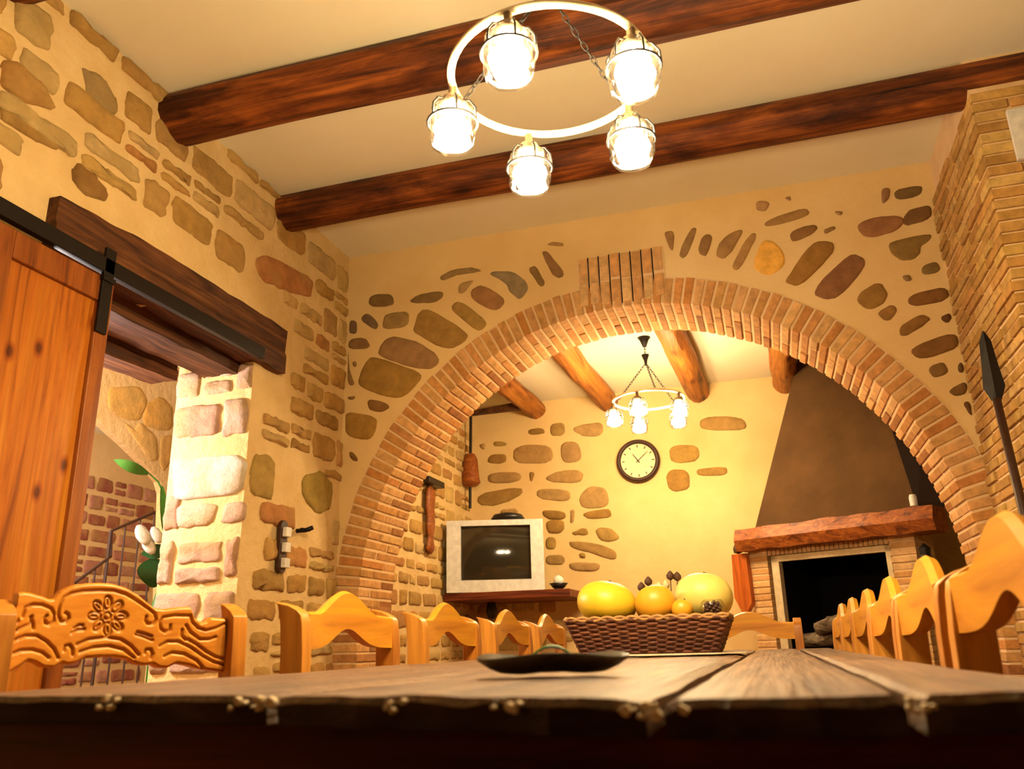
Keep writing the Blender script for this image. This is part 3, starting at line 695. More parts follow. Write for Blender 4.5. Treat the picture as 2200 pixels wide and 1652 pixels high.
# ------------------------------------------------------------------ table
TZ = .76
tb = thing('dining_table', (-.3, 2.3, 0), 'long rustic dark wooden table of worn thick boards', 'table')
edges = [(-.90,.71), (-.62,.715), (-.44,.70), (-.30,.665), (-.19,.64), (-.094,.622), (-.07,.61), (.02,.625), (.10,.65), (.245,.69)]
def fy(x):
    for (a, ya), (b, yb) in zip(edges[:-1], edges[1:]):
        if a <= x <= b: return ya+(yb-ya)*(x-a)/(b-a)
    return edges[0][1] if x < edges[0][0] else edges[-1][1]
def board(x0, x1, seed):
    nx = 14; ny = 60; top = []; Y1 = 3.86
    for j in range(ny+1):
        row = []
        for i in range(nx+1):
            x = x0+(x1-x0)*i/nx
            f0 = fy(x)+.010*noise.noise(V(x*22, seed, 0))+.006*noise.noise(V(x*70, seed, 4))
            t = j/ny; y = f0+(Y1-f0)*(t**1.7)
            z = TZ+.0025*noise.noise(V(x*16, y*3, seed))-.0012*max(0, noise.noise(V(x*40, y*9, seed+3)))
            if i in (0, nx): z -= .004; x += (.003 if i == 0 else -.003)*(1+noise.noise(V(y*8, seed, 1)))
            if j == 0: z -= .006+.004*noise.noise(V(x*30, 3, seed))
            row.append(V(x, y, z))
        top.append(row)
    vs = [p for r in top for p in r]; n1 = nx+1; fs = [(j*n1+i, j*n1+i+1, (j+1)*n1+i+1, (j+1)*n1+i) for j in range(ny) for i in range(nx)]
    o = len(vs); bz = TZ-.026; vs += [V(p.x, p.y+ (.004 if k == 0 else 0), bz) for k, r in enumerate(top) for p in r]
    fs += [tuple(reversed([q+o for q in f])) for f in fs[:nx*ny]]
    for i in range(nx): fs += [(i, o+i, o+i+1, i+1), (ny*n1+i, ny*n1+i+1, o+ny*n1+i+1, o+ny*n1+i)]
    for j in range(ny): fs += [(j*n1, (j+1)*n1, o+(j+1)*n1, o+j*n1), (j*n1+nx, o+j*n1+nx, o+(j+1)*n1+nx, (j+1)*n1+nx)]
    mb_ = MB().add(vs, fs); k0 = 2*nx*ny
    for i in range(nx): mb_.m[k0+2*i] = 1  # front faces get the wood with shade painted in
    return mb_.build('tabletop_board', [M['table'], M['endshade']], tb, angle=35)
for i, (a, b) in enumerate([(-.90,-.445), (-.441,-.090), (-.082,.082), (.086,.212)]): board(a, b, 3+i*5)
rc = random.Random(6)
for xc, nn_ in ((-.455,7),(-.09,5),(.085,4),(-.30,2),(-.2,2),(-.63,2)):
    for k in range(nn_*2):
        x = xc+rc.gauss(0,.011); y = fy(x)-.002; q = rc.uniform(.0012,.0036); z = TZ-rc.uniform(.002,.012)
        P = [V(x+q*math.cos(a)*rc.uniform(.7,1.5), y+.004+rc.uniform(-.001,.001), z+q*math.sin(a)*rc.uniform(.7,1.6)) for a in (0,1,2,3,4,5.2)]
        c_ = MB().prism(P, (0,-.009,0)).build('edge_splinter', M['lace'], tb, bev=.0008); c_['label'] = 'pale bare splinter on the chipped board end'
MB().box((-.885,.74,TZ-.17), (.195,.765,TZ-.027)).box((-.885,3.7,TZ-.13), (.195,3.73,TZ-.027)).box((-.885,.76,TZ-.13), (-.86,3.705,TZ-.027)).box((.17,.76,TZ-.13), (.195,3.705,TZ-.027)).build('apron', M['apron'], tb)
for x, y in ((-.44,1.3),(-.26,1.3),(-.44,3.3),(-.26,3.3)): MB().box((x,y,0),(x+.08,y+.08,TZ-.03)).build('leg', M['apron'], tb, bev=.004)
# ------------------------------------------------------------------ chairs
def bell(t): return (.5+.5*math.cos(PI*t/.74))**.85 if abs(t) < .74 else 0
def plain_chair(name, label):
    """local: x toward the table (seat side), y along the back; origin on floor under the back"""
    t = thing(name, (0,0,0), label, 'chair', 0, None)
    # back board
    n = 44; W = .205; vs = []; th = .024; fs = []
    for i in range(n+1):
        s = -1+2*i/n; y = s*W; top = .878+.050*bell(s)-.004*abs(s)**3; bot = .800+.044*math.exp(-(s/.42)**2)
        bow = -.018*(1-s*s)
        vs += [V(bow+.0, y, bot), V(bow+th, y, bot), V(bow+th, y, top-.004), V(bow+th*.5, y, top+.002), V(bow, y, top-.004)]
    for i in range(n):
        for k in range(5): fs.append((i*5+k, i*5+(k+1) % 5, (i+1)*5+(k+1) % 5, (i+1)*5+k))
    fs += [(0,1,2,3,4), tuple(n*5+k for k in (4,3,2,1,0))]
    MB().add(vs, fs).build('back_board', M['chair'], t, angle=40)
    for s in (-1, 1):
        y0, y1 = sorted((s*.203, s*.240)); rings = []
        prof = [(0,-.03),(.25,-.005),(.45,.0),(.70,.002),(.80,.0),(.85,-.004),(.868,-.007),(.882,-.010),(.892,-.014),(.897,-.020)]
        for z, xo in prof:
            d = .052*(1 if z < .86 else max(.3, 1-((z-.86)/.042)**3))
            xa, xb = xo-.022, xo-.022+d
            rings.append([V(xa,y0,z), V(xb,y0,z-(.0 if z<.88 else .004)), V(xb,y1,z-(.0 if z<.88 else .004)), V(xa,y1,z)])
        MB().loft(rings).build('rear_post', M['chairz'], t, bev=.006)
        MB().box((.36,sorted((s*.2,s*.235))[0],0), (.395,sorted((s*.2,s*.235))[1],.44)).build('leg', M['chairz'], t, bev=.004)
    MB().box((-.005,-.215,.425), (.41,.215,.455)).build('seat', M['chair'], t, bev=.008)
    MB().box((-.004,-.205,.60), (.014,.205,.66)).build('lower_slat', M['chair'], t, bev=.004)
    for xs_ in (0, .372): MB().box((xs_,-.205,.2), (xs_+.017,.205,.235)).build('stretcher', M['chairz'], t)
    return t
ch = plain_chair('dining_chair', 'plain pine chair in the left row, between the carved chair and the yellow-lit one')
LL = ['plain pine chair nearest the camera in the left row, right of the carved chair', 'plain pine chair second in the left row, under the left end of the arch',
      'plain pine chair third in the left row, behind the leaf dish', 'plain pine chair furthest in the left row, just left of the wicker basket']
first = True
def place(c, x, y, rz, label, group):
    c.matrix_basis = Matrix.Translation(V(x, y, 0)) @ Matrix.Rotation(rz, 4, 'Z'); c.location = (x, y, 0); c.rotation_euler = (0, 0, rz)
    c['label'] = label; c['group'] = group
for i, (x, y) in enumerate([(-.955,1.81), (-.955,2.45), (-.955,3.08), (-.955,3.66)]):
    c = ch if i == 0 else copy_tree(ch)
    place(c, x, y, 0, LL[i], 'plain pine chairs along the left side')
RL = ['plain pine chair nearest the camera on the right, cut off by the right frame edge', 'plain pine chair second on the right side, its whole crest showing',
      'plain pine chair third from the camera on the right side', 'plain pine chair fourth from the camera on the right side', 'plain pine chair fifth from the camera on the right side, before the hearth', 'plain pine chair furthest from the camera on the right side, last of the row']
for i, (x, y) in enumerate([(.254,1.06), (.254,1.60), (.254,2.10), (.254,2.60), (.254,3.11), (.254,3.602)]):
    c = copy_tree(ch); place(c, x, y, PI, RL[i], 'plain pine chairs along the right side')
c = copy_tree(ch); place(c, -.12, 4.275, -PI/2, 'pine chair at the far end of the table behind the basket', 'plain pine chairs at the table end')
# carved chair
Lp, Rp = V(-1.319,1.225,0), V(-1.117,1.609,0)
ud = (Rp-Lp).normalized(); nd = V(ud.y, -ud.x, 0)       # nd points to the camera side
cc = thing('carved_chair', (Lp+Rp)/2, 'pine chair with carved flower and scroll backrest, nearest on the left', 'chair')
K1 = lambda a, b: (a/3.143, 1200+b/3.143)
def UV(a, b):
    p = onp(Lp, nd, *K1(a, b)); return ((p-Lp).dot(ud), p.z)
topc = [(-20,372),(20,368),(70,360),(110,330),(128,290),(132,228),(170,222),(225,230),(300,250),(350,270),(385,268),(410,240),(440,212),(520,175),(600,162),(700,158),(790,165),(880,192),(960,240),(1020,292),(1070,332),(1130,338),(1220,326),(1300,324),(1312,345),(1325,395),(1370,430),(1410,420),(1435,396),(1480,400),(1522,404)]
botc = [(-20,798),(60,775),(130,735),(200,690),(260,705),(310,735),(380,738),(420,715),(440,705),(480,716),(530,708),(600,672),(700,664),(800,664),(900,680),(950,712),(1000,722),(1045,715),(1060,712),(1100,738),(1150,740),(1210,708),(1290,722),(1360,745),(1440,756),(1522,768)]
def interp(c, a):
    if a <= c[0][0]: return c[0][1]
    for p, q in zip(c[:-1], c[1:]):
        if p[0] <= a <= q[0]: return p[1]+(q[1]-p[1])*(a-p[0])/max(1e-6, q[0]-p[0])
    return c[-1][1]
G = []                                                   # carved grooves as polylines in crop coordinates
def arc(cx, cy, r, a0, a1, n=14, sq=1): return [(cx+r*math.cos(math.radians(a0+(a1-a0)*i/n)), cy+sq*r*math.sin(math.radians(a0+(a1-a0)*i/n))) for i in range(n+1)]
for k in range(8):
    a = math.radians(-90+45*k); cx, cy = 752+88*math.cos(a), 385+88*math.sin(a); r = 34
    pet = []
    for i in range(19):
        b = 2*PI*i/18; rr = 44*math.cos(b); tt = 26*math.sin(b); pet.append((cx+rr*math.cos(a)-tt*math.sin(a), cy+rr*math.sin(a)+tt*math.cos(a)))
    G.append(pet); G.append([(cx-10*math.cos(a), cy-10*math.sin(a)), (cx+22*math.cos(a), cy+22*math.sin(a))])
G.append(arc(752,385,24,0,360))
G += [[(415,330),(425,300),(450,262),(500,232),(580,215),(700,210),(800,214),(880,240),(960,290),(1030,340),(1065,370),(1075,410),(1055,440),(1020,440),(1003,415),(1010,390)],
      [(415,330),(410,380),(430,425),(465,425),(485,400),(480,375),(460,365)],
      [(160,390),(180,330),(230,308),(300,310),(360,335),(385,375),(380,420),(350,445),(320,435),(312,405),(330,385)],
      [(1300,385),(1200,382),(1120,395),(1098,430),(1105,475),(1135,495),(1165,480),(1168,450)],
      [(1300,390),(1310,430),(1350,470),(1400,485),(1460,470),(1520,440)], [(1270,450),(1300,500),(1360,545),(1420,545),(1460,530)], [(1245,480),(1240,520),(1270,550)],
      [(1100,590),(1150,560),(1220,560),(1300,600),(1380,660),(1450,700),(1520,720)], [(1280,545),(1340,580),(1400,630),(1460,665),(1520,680)], [(1130,660),(1180,635),(1260,645),(1340,690),(1380,740)],
      [(540,580),(620,545),(740,530),(840,545),(910,590),(960,650)], [(560,630),(650,600),(760,590),(860,615),(930,670)], [(450,620),(460,590),(490,585),(510,610),(510,650)],
      [(1000,640),(1010,615),(1040,615),(1052,645),(1040,670)], [(505,500),(540,480),(590,475)], [(520,470),(550,450),(580,450)], [(940,510),(990,525),(1050,550)], [(950,495),(1000,508),(1045,525)],
      [(0,520),(80,500),(150,470),(210,440),(225,390)], [(0,600),(80,560),(180,520),(260,520),(330,560),(380,610),(410,670)], [(60,650),(150,620),(230,615),(300,635),(345,670)],
      [(0,460),(60,455),(130,420)], [(215,395),(230,430),(235,470)]]
segs = []
for g in G:
    q = [UV(a, b) for a, b in g]
    for p, r in zip(q[:-1], q[1:]): segs.append((p, r))
def gdist(u, z):
    m = 9
    for (a, b), (c2, d2) in segs:
        if u < min(a, c2)-.008 or u > max(a, c2)+.008 or z < min(b, d2)-.008 or z > max(b, d2)+.008: continue
        dx, dy = c2-a, d2-b; L = dx*dx+dy*dy or 1e-9; t = max(0, min(1, ((u-a)*dx+(z-b)*dy)/L))
        m = min(m, math.hypot(u-a-dx*t, z-b-dy*t))
    return m
NX, NZ = 330, 74; vs = []; fs = []; cols = []; th = .026
for i in range(NX+1):
    a = -20+1542*i/NX; (u0, z0), (u1, z1) = UV(a, interp(botc, a)), UV(a, interp(topc, a))
    for j in range(NZ+1):
        t = j/NZ; u, z = u0+(u1-u0)*t, z0+(z1-z0)*t
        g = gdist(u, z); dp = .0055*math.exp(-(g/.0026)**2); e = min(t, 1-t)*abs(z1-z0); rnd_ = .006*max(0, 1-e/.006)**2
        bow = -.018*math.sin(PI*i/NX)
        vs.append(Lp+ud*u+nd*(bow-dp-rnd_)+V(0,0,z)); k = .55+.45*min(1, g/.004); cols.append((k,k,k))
n1 = NZ+1
fs = [(i*n1+j, (i+1)*n1+j, (i+1)*n1+j+1, i*n1+j+1) for i in range(NX) for j in range(NZ)]
off = len(vs)
bk_ = [];
for i in range(NX+1):
    for j in (0, NZ): bk_.append(vs[i*n1+j]-nd*th)
vs += bk_; cols += [(1,1,1)]*len(bk_)
for i in range(NX):
    fs += [(off+2*i, off+2*i+1, off+2*i+3, off+2*i+2), (i*n1, off+2*i, off+2*i+2, (i+1)*n1), (i*n1+NZ, (i+1)*n1+NZ, off+2*i+3, off+2*i+1)]
def mat_carved():
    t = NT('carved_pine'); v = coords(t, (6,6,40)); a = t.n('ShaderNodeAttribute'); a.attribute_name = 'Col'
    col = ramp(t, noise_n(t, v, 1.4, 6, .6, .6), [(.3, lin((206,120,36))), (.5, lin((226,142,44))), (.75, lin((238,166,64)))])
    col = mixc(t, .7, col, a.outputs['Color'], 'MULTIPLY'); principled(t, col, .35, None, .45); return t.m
M['carved'] = mat_carved()
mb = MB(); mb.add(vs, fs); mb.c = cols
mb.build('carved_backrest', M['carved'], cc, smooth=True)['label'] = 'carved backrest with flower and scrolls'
W2 = (Rp-Lp).length
for s, u in ((0, -.03), (1, UV(1522,500)[0]+.004)):
    rings = []
    for z, xo in [(0,-.02),(.25,0),(.45,.008),(.70,.008),(.80,.006),(.85,.004),(.872,.002),(.887,-.002),(.897,-.006),(.902,-.012)]:
        d = .055*(1 if z < .86 else max(.3, 1-((z-.86)/.045)**3))
        rings.append([Lp+ud*u+nd*(xo-.035)+V(0,0,z), Lp+ud*u+nd*(xo-.035+d)+V(0,0,z-(.004 if z>.88 else 0)), Lp+ud*(u+.034)+nd*(xo-.035+d)+V(0,0,z-(.004 if z>.88 else 0)), Lp+ud*(u+.034)+nd*(xo-.035)+V(0,0,z)])
    MB().loft(rings).build('rear_post', M['chairz'], cc, bev=.006)
    mb = MB(); q = Lp+ud*(u+.0)-nd*.40; mb.prism([q, q+ud*.035, q+ud*.035-nd*.035, q-nd*.035], (0,0,.44)); mb.build('leg', M['chairz'], cc, bev=.004)
q = Lp+ud*.0-nd*.02
MB().prism([q+V(0,0,.425), q+ud*W2+V(0,0,.425), q+ud*W2-nd*.42+V(0,0,.425), q-nd*.42+V(0,0,.425)], (0,0,.03)).build('seat', M['chair'], cc, bev=.006)
q = Lp+ud*.0-nd*.015
MB().prism([q+V(0,0,.655), q+ud*W2+V(0,0,.655), q+ud*W2-nd*.02+V(0,0,.655), q-nd*.02+V(0,0,.655)], (0,0,.075)).build('lower_slat', M['chair'], cc, bev=.004)
# ------------------------------------------------------------------ things on the table
pc = on(2, TZ, 1187, 1455)
ds = MB(); rings = []; nn = 40
dx = r_.copy(); dx.z = 0; dx.normalize(); dy = V(-dx.y, dx.x, 0)
for rr, zz in ((.001,.005),(.5,.004),(.7,.006),(.86,.012),(1.0,.021),(1.0,.024),(.84,.0155),(.68,.0105),(.5,.008),(.001,.009)):
    ring = []
    for i in range(nn):
        a = 2*PI*i/nn; k = 1+.03*math.cos(5*a+1); ring.append(V(pc.x,pc.y,TZ+.002)+dx*(.092*rr*k*math.cos(a))+dy*(.060*rr*k*math.sin(a))+V(0,0,zz+.003*math.sin(3*a)*rr))
    rings.append(ring)
o = ds.loft(rings, True).build('leaf_dish', M['dish'], None, smooth=True); tag(o, 'shallow dark wooden leaf-shaped dish lying on the table before the basket', 'dish')
lv = thing('green_leaf', V(pc.x,pc.y,TZ+.012), 'small green leaf lying in the dark dish', 'leaf')
mb = MB(); rings = []
for k in range(9):
    t = k/8; c = V(pc.x,pc.y,TZ+.016)+dx*(-.035+.07*t)+V(0,0,.02*math.sin(PI*t)); wd = .02*math.sin(PI*min(1,t*.95+.04)); rings.append([c+dy*wd, c+V(0,0,.002), c-dy*wd, c-V(0,0,.002)])
mb.loft(rings).build('blade', M['leaf'], lv, smooth=True)
# doily
BY = 2.62
bl, br = on(1, BY, 1222, 1400), on(1, BY, 1566, 1400)
bx0, bx1 = bl.x, br.x; bcx = (bx0+bx1)/2; bw2 = (bx1-bx0)/2; bd = .13
th_ = .10
mb = MB(); ring0 = []; ring1 = []
for i in range(96):
    a = 2*PI*i/96; k = 1+.035*math.cos(16*a); ring0.append(V(bcx+.03+.27*k*math.cos(a), BY+.02+.26*k*math.sin(a), TZ+.0035)); ring1.append(ring0[-1]+V(0,0,.002))
mb.loft([ring0, ring1]).build('table_doily', M['lace'])
tag([o for o in C.objects if o.name == 'table_doily'][0], 'cream scalloped doily under the wicker basket', 'doily')
bz = TZ+.0065; bh = .096
bk2 = thing('wicker_basket', (bcx, BY+bd, bz), 'rectangular dark brown wicker basket holding gourds on the table', 'basket', 0)
def bpath(t, grow, z, wig=0, phase=0, n=160):
    pts = []; hw, hd, rr = bw2+grow, bd+grow*.7, .03
    per = 4*(hw+hd)
    for i in range(n):
        s = per*i/n
        if s < 2*hw: x, y, nx, ny = -hw+s, -hd, 0, -1
        elif s < 2*hw+2*hd: x, y, nx, ny = hw, -hd+(s-2*hw), 1, 0
        elif s < 4*hw+2*hd: x, y, nx, ny = hw-(s-2*hw-2*hd), hd, 0, 1
        else: x, y, nx, ny = -hw, hd-(s-4*hw-2*hd), -1, 0
        wgl = wig*math.sin(2*PI*i/n*24+phase)
        pts.append(V(bcx+x+nx*wgl, BY+bd+y+ny*wgl, z))
    return pts
rwk = random.Random(3)
body = MB()
rows = 15
for k in range(rows):
    t = k/(rows-1); g = -.034+.04*t; cl = jit(rwk, rwk.choice([(104,56,36),(88,46,30),(122,70,44)]), .12)
    pts = bpath(t, g, bz+.004+bh*t, .0045, PI*(k % 2)); pts = [p+V(0,0,.0015*noise.noise(V(p.x*30, p.y*30, k))) for p in pts]
    body.tube(pts, .0042, 6, True, cl)
body.build('basket_weave', M['wicker'], bk2, smooth=True)
stk = MB(); n = 48; lo_, hi_ = bpath(0, -.034, bz, n=n), bpath(1, .006, bz+bh+.006, n=n)
for a, b in zip(lo_, hi_): stk.tube([a, b], .003, 5, False, lin((96,52,34)))
stk.build('basket_stakes', M['wicker'], bk2)
lin_ = MB(); a = bpath(0, -.042, bz+.002, n=60); b = bpath(1, -.004, bz+bh-.004, n=60)
lin_.loft([a, b], False); lin_.add([V(bcx-bw2+.04,BY+.03,bz+.003), V(bcx+bw2-.04,BY+.03,bz+.003), V(bcx+bw2-.04,BY+2*bd-.03,bz+.003), V(bcx-bw2+.04,BY+2*bd-.03,bz+.003)], [(0,1,2,3)], lin((60,34,22)))
lin_.c = [lin((60,34,22))]*len(lin_.v)
lin_.build('basket_lining', M['wicker'], bk2)
rm = MB()
for ph in (0, PI): 
    p = bpath(1, .008, bz+bh+.008); p = [q+V(0,0,.005*math.sin(2*PI*i/160*20+ph)) for i, q in enumerate(p)]
    rm.tube(p, .0048, 6, True, lin((190,140,84)))
rm.build('basket_rim', M['wicker'], bk2, smooth=True)['label'] = 'lighter braided rim of the basket'
def gourd(name, px, py, wpx, hpx, y, mat, label, cat='gourd', ribs=10, rot=0, amp=.04):
    p = on(1, y, px, py); k = (p-CAM).length/F*1.0; k = ((p-CAM).dot(fw))/F; rw, rh = wpx*k/2, hpx*k/2
    t = thing(name, (p.x, y, p.z-rh), label, cat)
    prof = [(max(.001, rw*math.sin(PI*i/14)**.85), -rh*math.cos(PI*i/14)) for i in range(15)]
    mr = Matrix.Rotation(rot, 3, 'Y')
    MB().lathe(prof, 40, p, fn=lambda a, r, z: 1+amp*(abs(math.cos(ribs*a/2))-.6), M=mr).build('flesh', mat, t, smooth=True)
    MB().tube([p+mr@V(0,0,rh*.96), p+mr@V(.002,0,rh*1.04)], [.006,.004], 8).build('stalk', M['twig'], t, smooth=True)
GY = BY+bd
gourd('gourd', 1304, 1296, 128, 92, GY-.02, M['yellow'], 'bright yellow squat gourd at the left end of the basket', rot=.2, ribs=20, amp=.02)
gourd('gourd', 1408, 1298, 88, 80, GY-.05, M['orange'], 'orange-yellow gourd in the middle of the basket', rot=-.2, ribs=18, amp=.02)
gourd('gourd', 1512, 1282, 122, 100, GY+.045, M['pale'], 'large pale yellow gourd at the right end of the basket', rot=.1, ribs=26, amp=.02)
gourd('gourd', 1466, 1310, 46, 44, GY-.085, M['orange'], 'small amber gourd between the orange and pale gourds', rot=.3, ribs=18, amp=.02)
# glass jar with dark cone
p = on(1, GY-.085, 1531, 1308); k = (p-CAM).dot(fw)/F
t = thing('glass_bowl', (p.x, p.y, p.z-24*k), 'small round glass bowl at the basket front filled with dark dried cones', 'bowl')
MB().lathe([(.001,-24*k),(14*k,-23*k),(24*k,-12*k),(27*k,0),(24*k,14*k),(18*k,20*k)], 24, p, cap=False).build('glass', M['glass'], t, smooth=True)
cn = MB(); rr = random.Random(5)
for i in range(46):
    zz = (-16+30*i/46)*k; a = i*2.4; r = 15*k*math.sqrt(max(.05, 1-(zz/(20*k))**2)); c = p+V(r*math.cos(a), r*math.sin(a), zz); cn.lathe([(.001,-5*k),(5*k,0),(.001,5*k)], 6, c)
cn.build('dried_cone', M['cone'], t)
# dried flower sprigs
for lab, pts, mm in (('dry sprig with brown seed heads rising between the gourds', [(1388,1300,1378,1262),(1395,1300,1393,1250)], 'cone'), ('dry sprig with a tall dark tip behind the pale gourd', [(1440,1300,1440,1238),(1452,1300,1455,1240)], 'cone'), ('pale dried blossom sprig behind the orange gourd', [(1410,1300,1415,1262),(1426,1300,1430,1258)], 'petal')):
    q0 = on(1, GY+.06, pts[0][0], pts[0][1]); t = thing('dried_sprig', q0, lab, 'dried flowers')
    st = MB(); hd = MB()
    for x0, y0_, x1, y1_ in pts:
        a, b = on(1, GY+.06, x0, y0_), on(1, GY+.06, x1, y1_); st.tube([a, a.lerp(b,.5)+V(.003,0,0), b], .0018, 5)
        hd.lathe([(.001,-.014),(.010,-.006),(.011,.004),(.005,.014),(.001,.018)], 8, b, fn=lambda a, r, z: 1+.2*math.cos(4*a))
    st.build('stem', M['twig'], t); hd.build('seed_head', M[mm], t, smooth=True)
# ------------------------------------------------------------------ far room furniture
TY = 6.02
a, b = on(1, TY, 967, 1120), on(1, TY, 1167, 1268)
tv = thing('television', ((a.x+b.x)/2, TY, b.z), 'silver tube television on the wall shelf in the far corner', 'television')
x0, x1, z0, z1 = a.x, b.x, b.z, (a.z+on(1, TY, 1167, 1117).z)/2
s0, s1 = on(1, TY, 995, 1135), on(1, TY, 1139, 1243)
mb = MB()
for A in (((x0,z0),(x1,z0),(x1,s1.z),(x0,s1.z)), ((x0,s0.z),(x1,s0.z),(x1,z1),(x0,z1)), ((x0,s1.z),(s0.x,s1.z),(s0.x,s0.z),(x0,s0.z)), ((s1.x,s1.z),(x1,s1.z),(x1,s0.z),(s1.x,s0.z))):
    mb.prism([V(p[0],TY-.05,p[1]) for p in A], (0,.06,0))
mb.build('bezel', M['silver'], tv)
sg = MB(); n = 10; vs = []; fs = []
for j in range(n+1):
    for i in range(n+1):
        u, v = i/n*2-1, j/n*2-1; vs.append(V(s0.x+(s1.x-s0.x)*i/n, TY-.045+.018*(u*u+v*v), s1.z+(s0.z-s1.z)*j/n))
fs = [(j*(n+1)+i, j*(n+1)+i+1, (j+1)*(n+1)+i+1, (j+1)*(n+1)+i) for j in range(n) for i in range(n)]
sg.add(vs, fs).build('screen', M['screen'], tv, smooth=True)
w2 = (x1-x0)
MB().loft([[V(x0+.005,TY+.005,z0+.005),V(x1-.005,TY+.005,z0+.005),V(x1-.005,TY+.005,z1-.0),V(x0+.005,TY+.005,z1-.0)], [V(x0+.05,TY+.16,z0+.005),V(x1-.04,TY+.16,z0+.005),V(x1-.04,TY+.16,z1-.0),V(x0+.05,TY+.16,z1-.0)], [V(x0+.12,TY+.42,z0+.02),V(x1-.12,TY+.42,z0+.02),V(x1-.12,TY+.42,z1-.12),V(x0+.12,TY+.42,z1-.12)]]).build('back_shell', M['tvback'], tv, bev=.006)
tv.rotation_euler = (0,0,YAW)
q = on(1, TY+.1, 1098, 1112)
o = MB().lathe([(.001,0),(.11,.0),(.13,.015),(.11,.045),(.04,.06),(.001,.06)], 20, ((x0+x1)/2+.08, TY+.08, z1+.004)).build('black_cap', M['black'], None, smooth=True)
tag(o, 'low black rounded object lying on top of the television', 'receiver box'); o.name = 'receiver_box'
sh = on(1, TY-.1, 1226, 1278)
shx = on(1, TY-.1, 952, 1275)
zs = z0-.002
shelf = MB().box((WL+.02,TY-.12,zs-.055), (sh.x,FY-.02,zs)).build('wall_shelf', M['shelf'], None, bev=.006)
tag(shelf, 'thick reddish wooden shelf carrying the television', 'shelf')
q = on(1, TY+.05, 1200, 1250); k = (q-CAM).dot(fw)/F
t = thing('table_lamp', (q.x, q.y, zs), 'small dark dish holding a shining white globe on the shelf, right of the television', 'lamp')
MB().lathe([(.001,0),(.05,0),(.03,.01),(.045,.02),(.07,.05),(.066,.05),(.04,.024),(.001,.016)], 20, (q.x,q.y,zs)).build('stand', M['black'], t, smooth=True)
MB().lathe([(.001,-.045),(.03,-.034),(.045,0),(.03,.034),(.001,.045)], 18, (q.x,q.y,zs+.065)).build('globe', M['white'], t, smooth=True, sub=1)
# clock
a = on(1, FY-.03, 1371, 990); k = (a-CAM).dot(fw)/F; R0 = 47*k
ck = thing('wall_clock', (a.x, FY-.012, a.z), 'round wall clock with dark brown rim on the far plastered wall', 'clock')
rot = Matrix.Rotation(PI/2, 3, 'X')
MB().lathe([(R0*.80,0),(R0*.98,0),(R0,.02),(R0*.93,.045),(R0*.84,.045),(R0*.79,.03),(R0*.80,0)], 48, (a.x,FY-.014,a.z), M=rot, cap=False).build('rim', M['brown'], ck, smooth=True)
MB().lathe([(.001,.0),(R0*.83,.0),(R0*.83,.018),(.001,.018)], 48, (a.x,FY-.014,a.z), M=rot).build('dial', M['face'], ck)
nb = MB()
for i in range(12):
    an = 2*PI*i/12; u = V(math.sin(an),0,math.cos(an)); s = V(u.z,0,-u.x); c = V(a.x,FY-.033,a.z)
    nb.prism([c+u*R0*.62-s*.004, c+u*R0*.62+s*.004, c+u*R0*.74+s*.004, c+u*R0*.74-s*.004], (0,-.002,0))
nb.build('hour_marks', M['brown'], ck)
for an, L, wd in ((-.62,.40,.005),(.85,.6,.004)):
    u = V(math.sin(an),0,math.cos(an)); s = V(u.z,0,-u.x); c = V(a.x,FY-.036,a.z)
    MB().prism([c-u*.02-s*wd, c-u*.02+s*wd, c+u*R0*L+s*wd*.5, c+u*R0*L-s*wd*.5], (0,-.002,0)).build('hand', M['brown'], ck)
# hanging iron rod in the corner and bracket beam
a, b = on(1, 6.4, 1012, 892), on(1, 6.4, 1010, 1092); m = on(1, 6.4, 1003, 1012)
hr = thing('hanging_rod', V(a.x, a.y, b.z), 'thin dark rod with a wooden float, hanging in the far left corner', 'hanging rod')
MB().tube([V(a.x,a.y,FZ), V(b.x,b.y,b.z)], .012, 8).build('rod', M['iron'], hr)
MB().lathe([(.001,-.14),(.05,-.13),(.085,-.10),(.075,-.06),(.06,.1),(.04,.14),(.001,.14)], 14, (a.x-.01,a.y,m.z)).build('wooden_float', M['mantel'], hr, angle=40)
o = timber('corner_brace', a.x-.02, a.x+.06, [(a.y-.03,FZ-.16,FZ-.10),(a.y+.15,FZ-.16,FZ-.10)], M['lintel'], None, 3)
bpy.data.objects.remove(o)
a, b = on(1, 6.35, 1005, 888), on(1, 6.35, 1120, 872)
o = MB().hexa([a+V(0,-.03,-.02), b+V(0,-.03,-.03), b+V(0,.03,-.03), a+V(0,.03,-.02), a+V(0,-.03,.01), b+V(0,-.03,.03), b+V(0,.03,.03), a+V(0,.03,.01)]).build('roof_bracket', M['lintel'])
tag(o, 'dark horizontal timber bracket in the far left corner above the hanging rod', 'bracket')
# carved driftwood piece on left reveal
a, b = on(0, -2.30, 925, 1045), on(0, -2.30, 925, 1190)
wd = thing('wooden_carving', V(-2.3, a.y, b.z), 'gnarled vertical driftwood carving hanging at the left of the arch', 'wall ornament')
rings = []
for i in range(16):
    t_ = i/15; c = a.lerp(b, t_)+V(0, .02*noise.noise(V(t_*5,2,3)), 0); rad = (.05-.018*t_)*(1+.4*noise.noise(V(t_*6,8,1)))*(.35 if i in (0,15) else 1)
    rings.append([c+V(.5*rad*math.cos(q_*PI/5), 1.6*rad*math.sin(q_*PI/5)*(1+.2*noise.noise(V(q_, t_*5, 3))), 0) for q_ in range(10)])
MB().loft(rings).build('gnarled_body', M['mantel'], wd, smooth=True)
h = on(0, -2.28, 930, 1036)
MB().box((WL,h.y-.14,h.z-.022),(-2.25,h.y+.16,h.z+.022)).build('iron_bar', M['black'], wd, bev=.004)
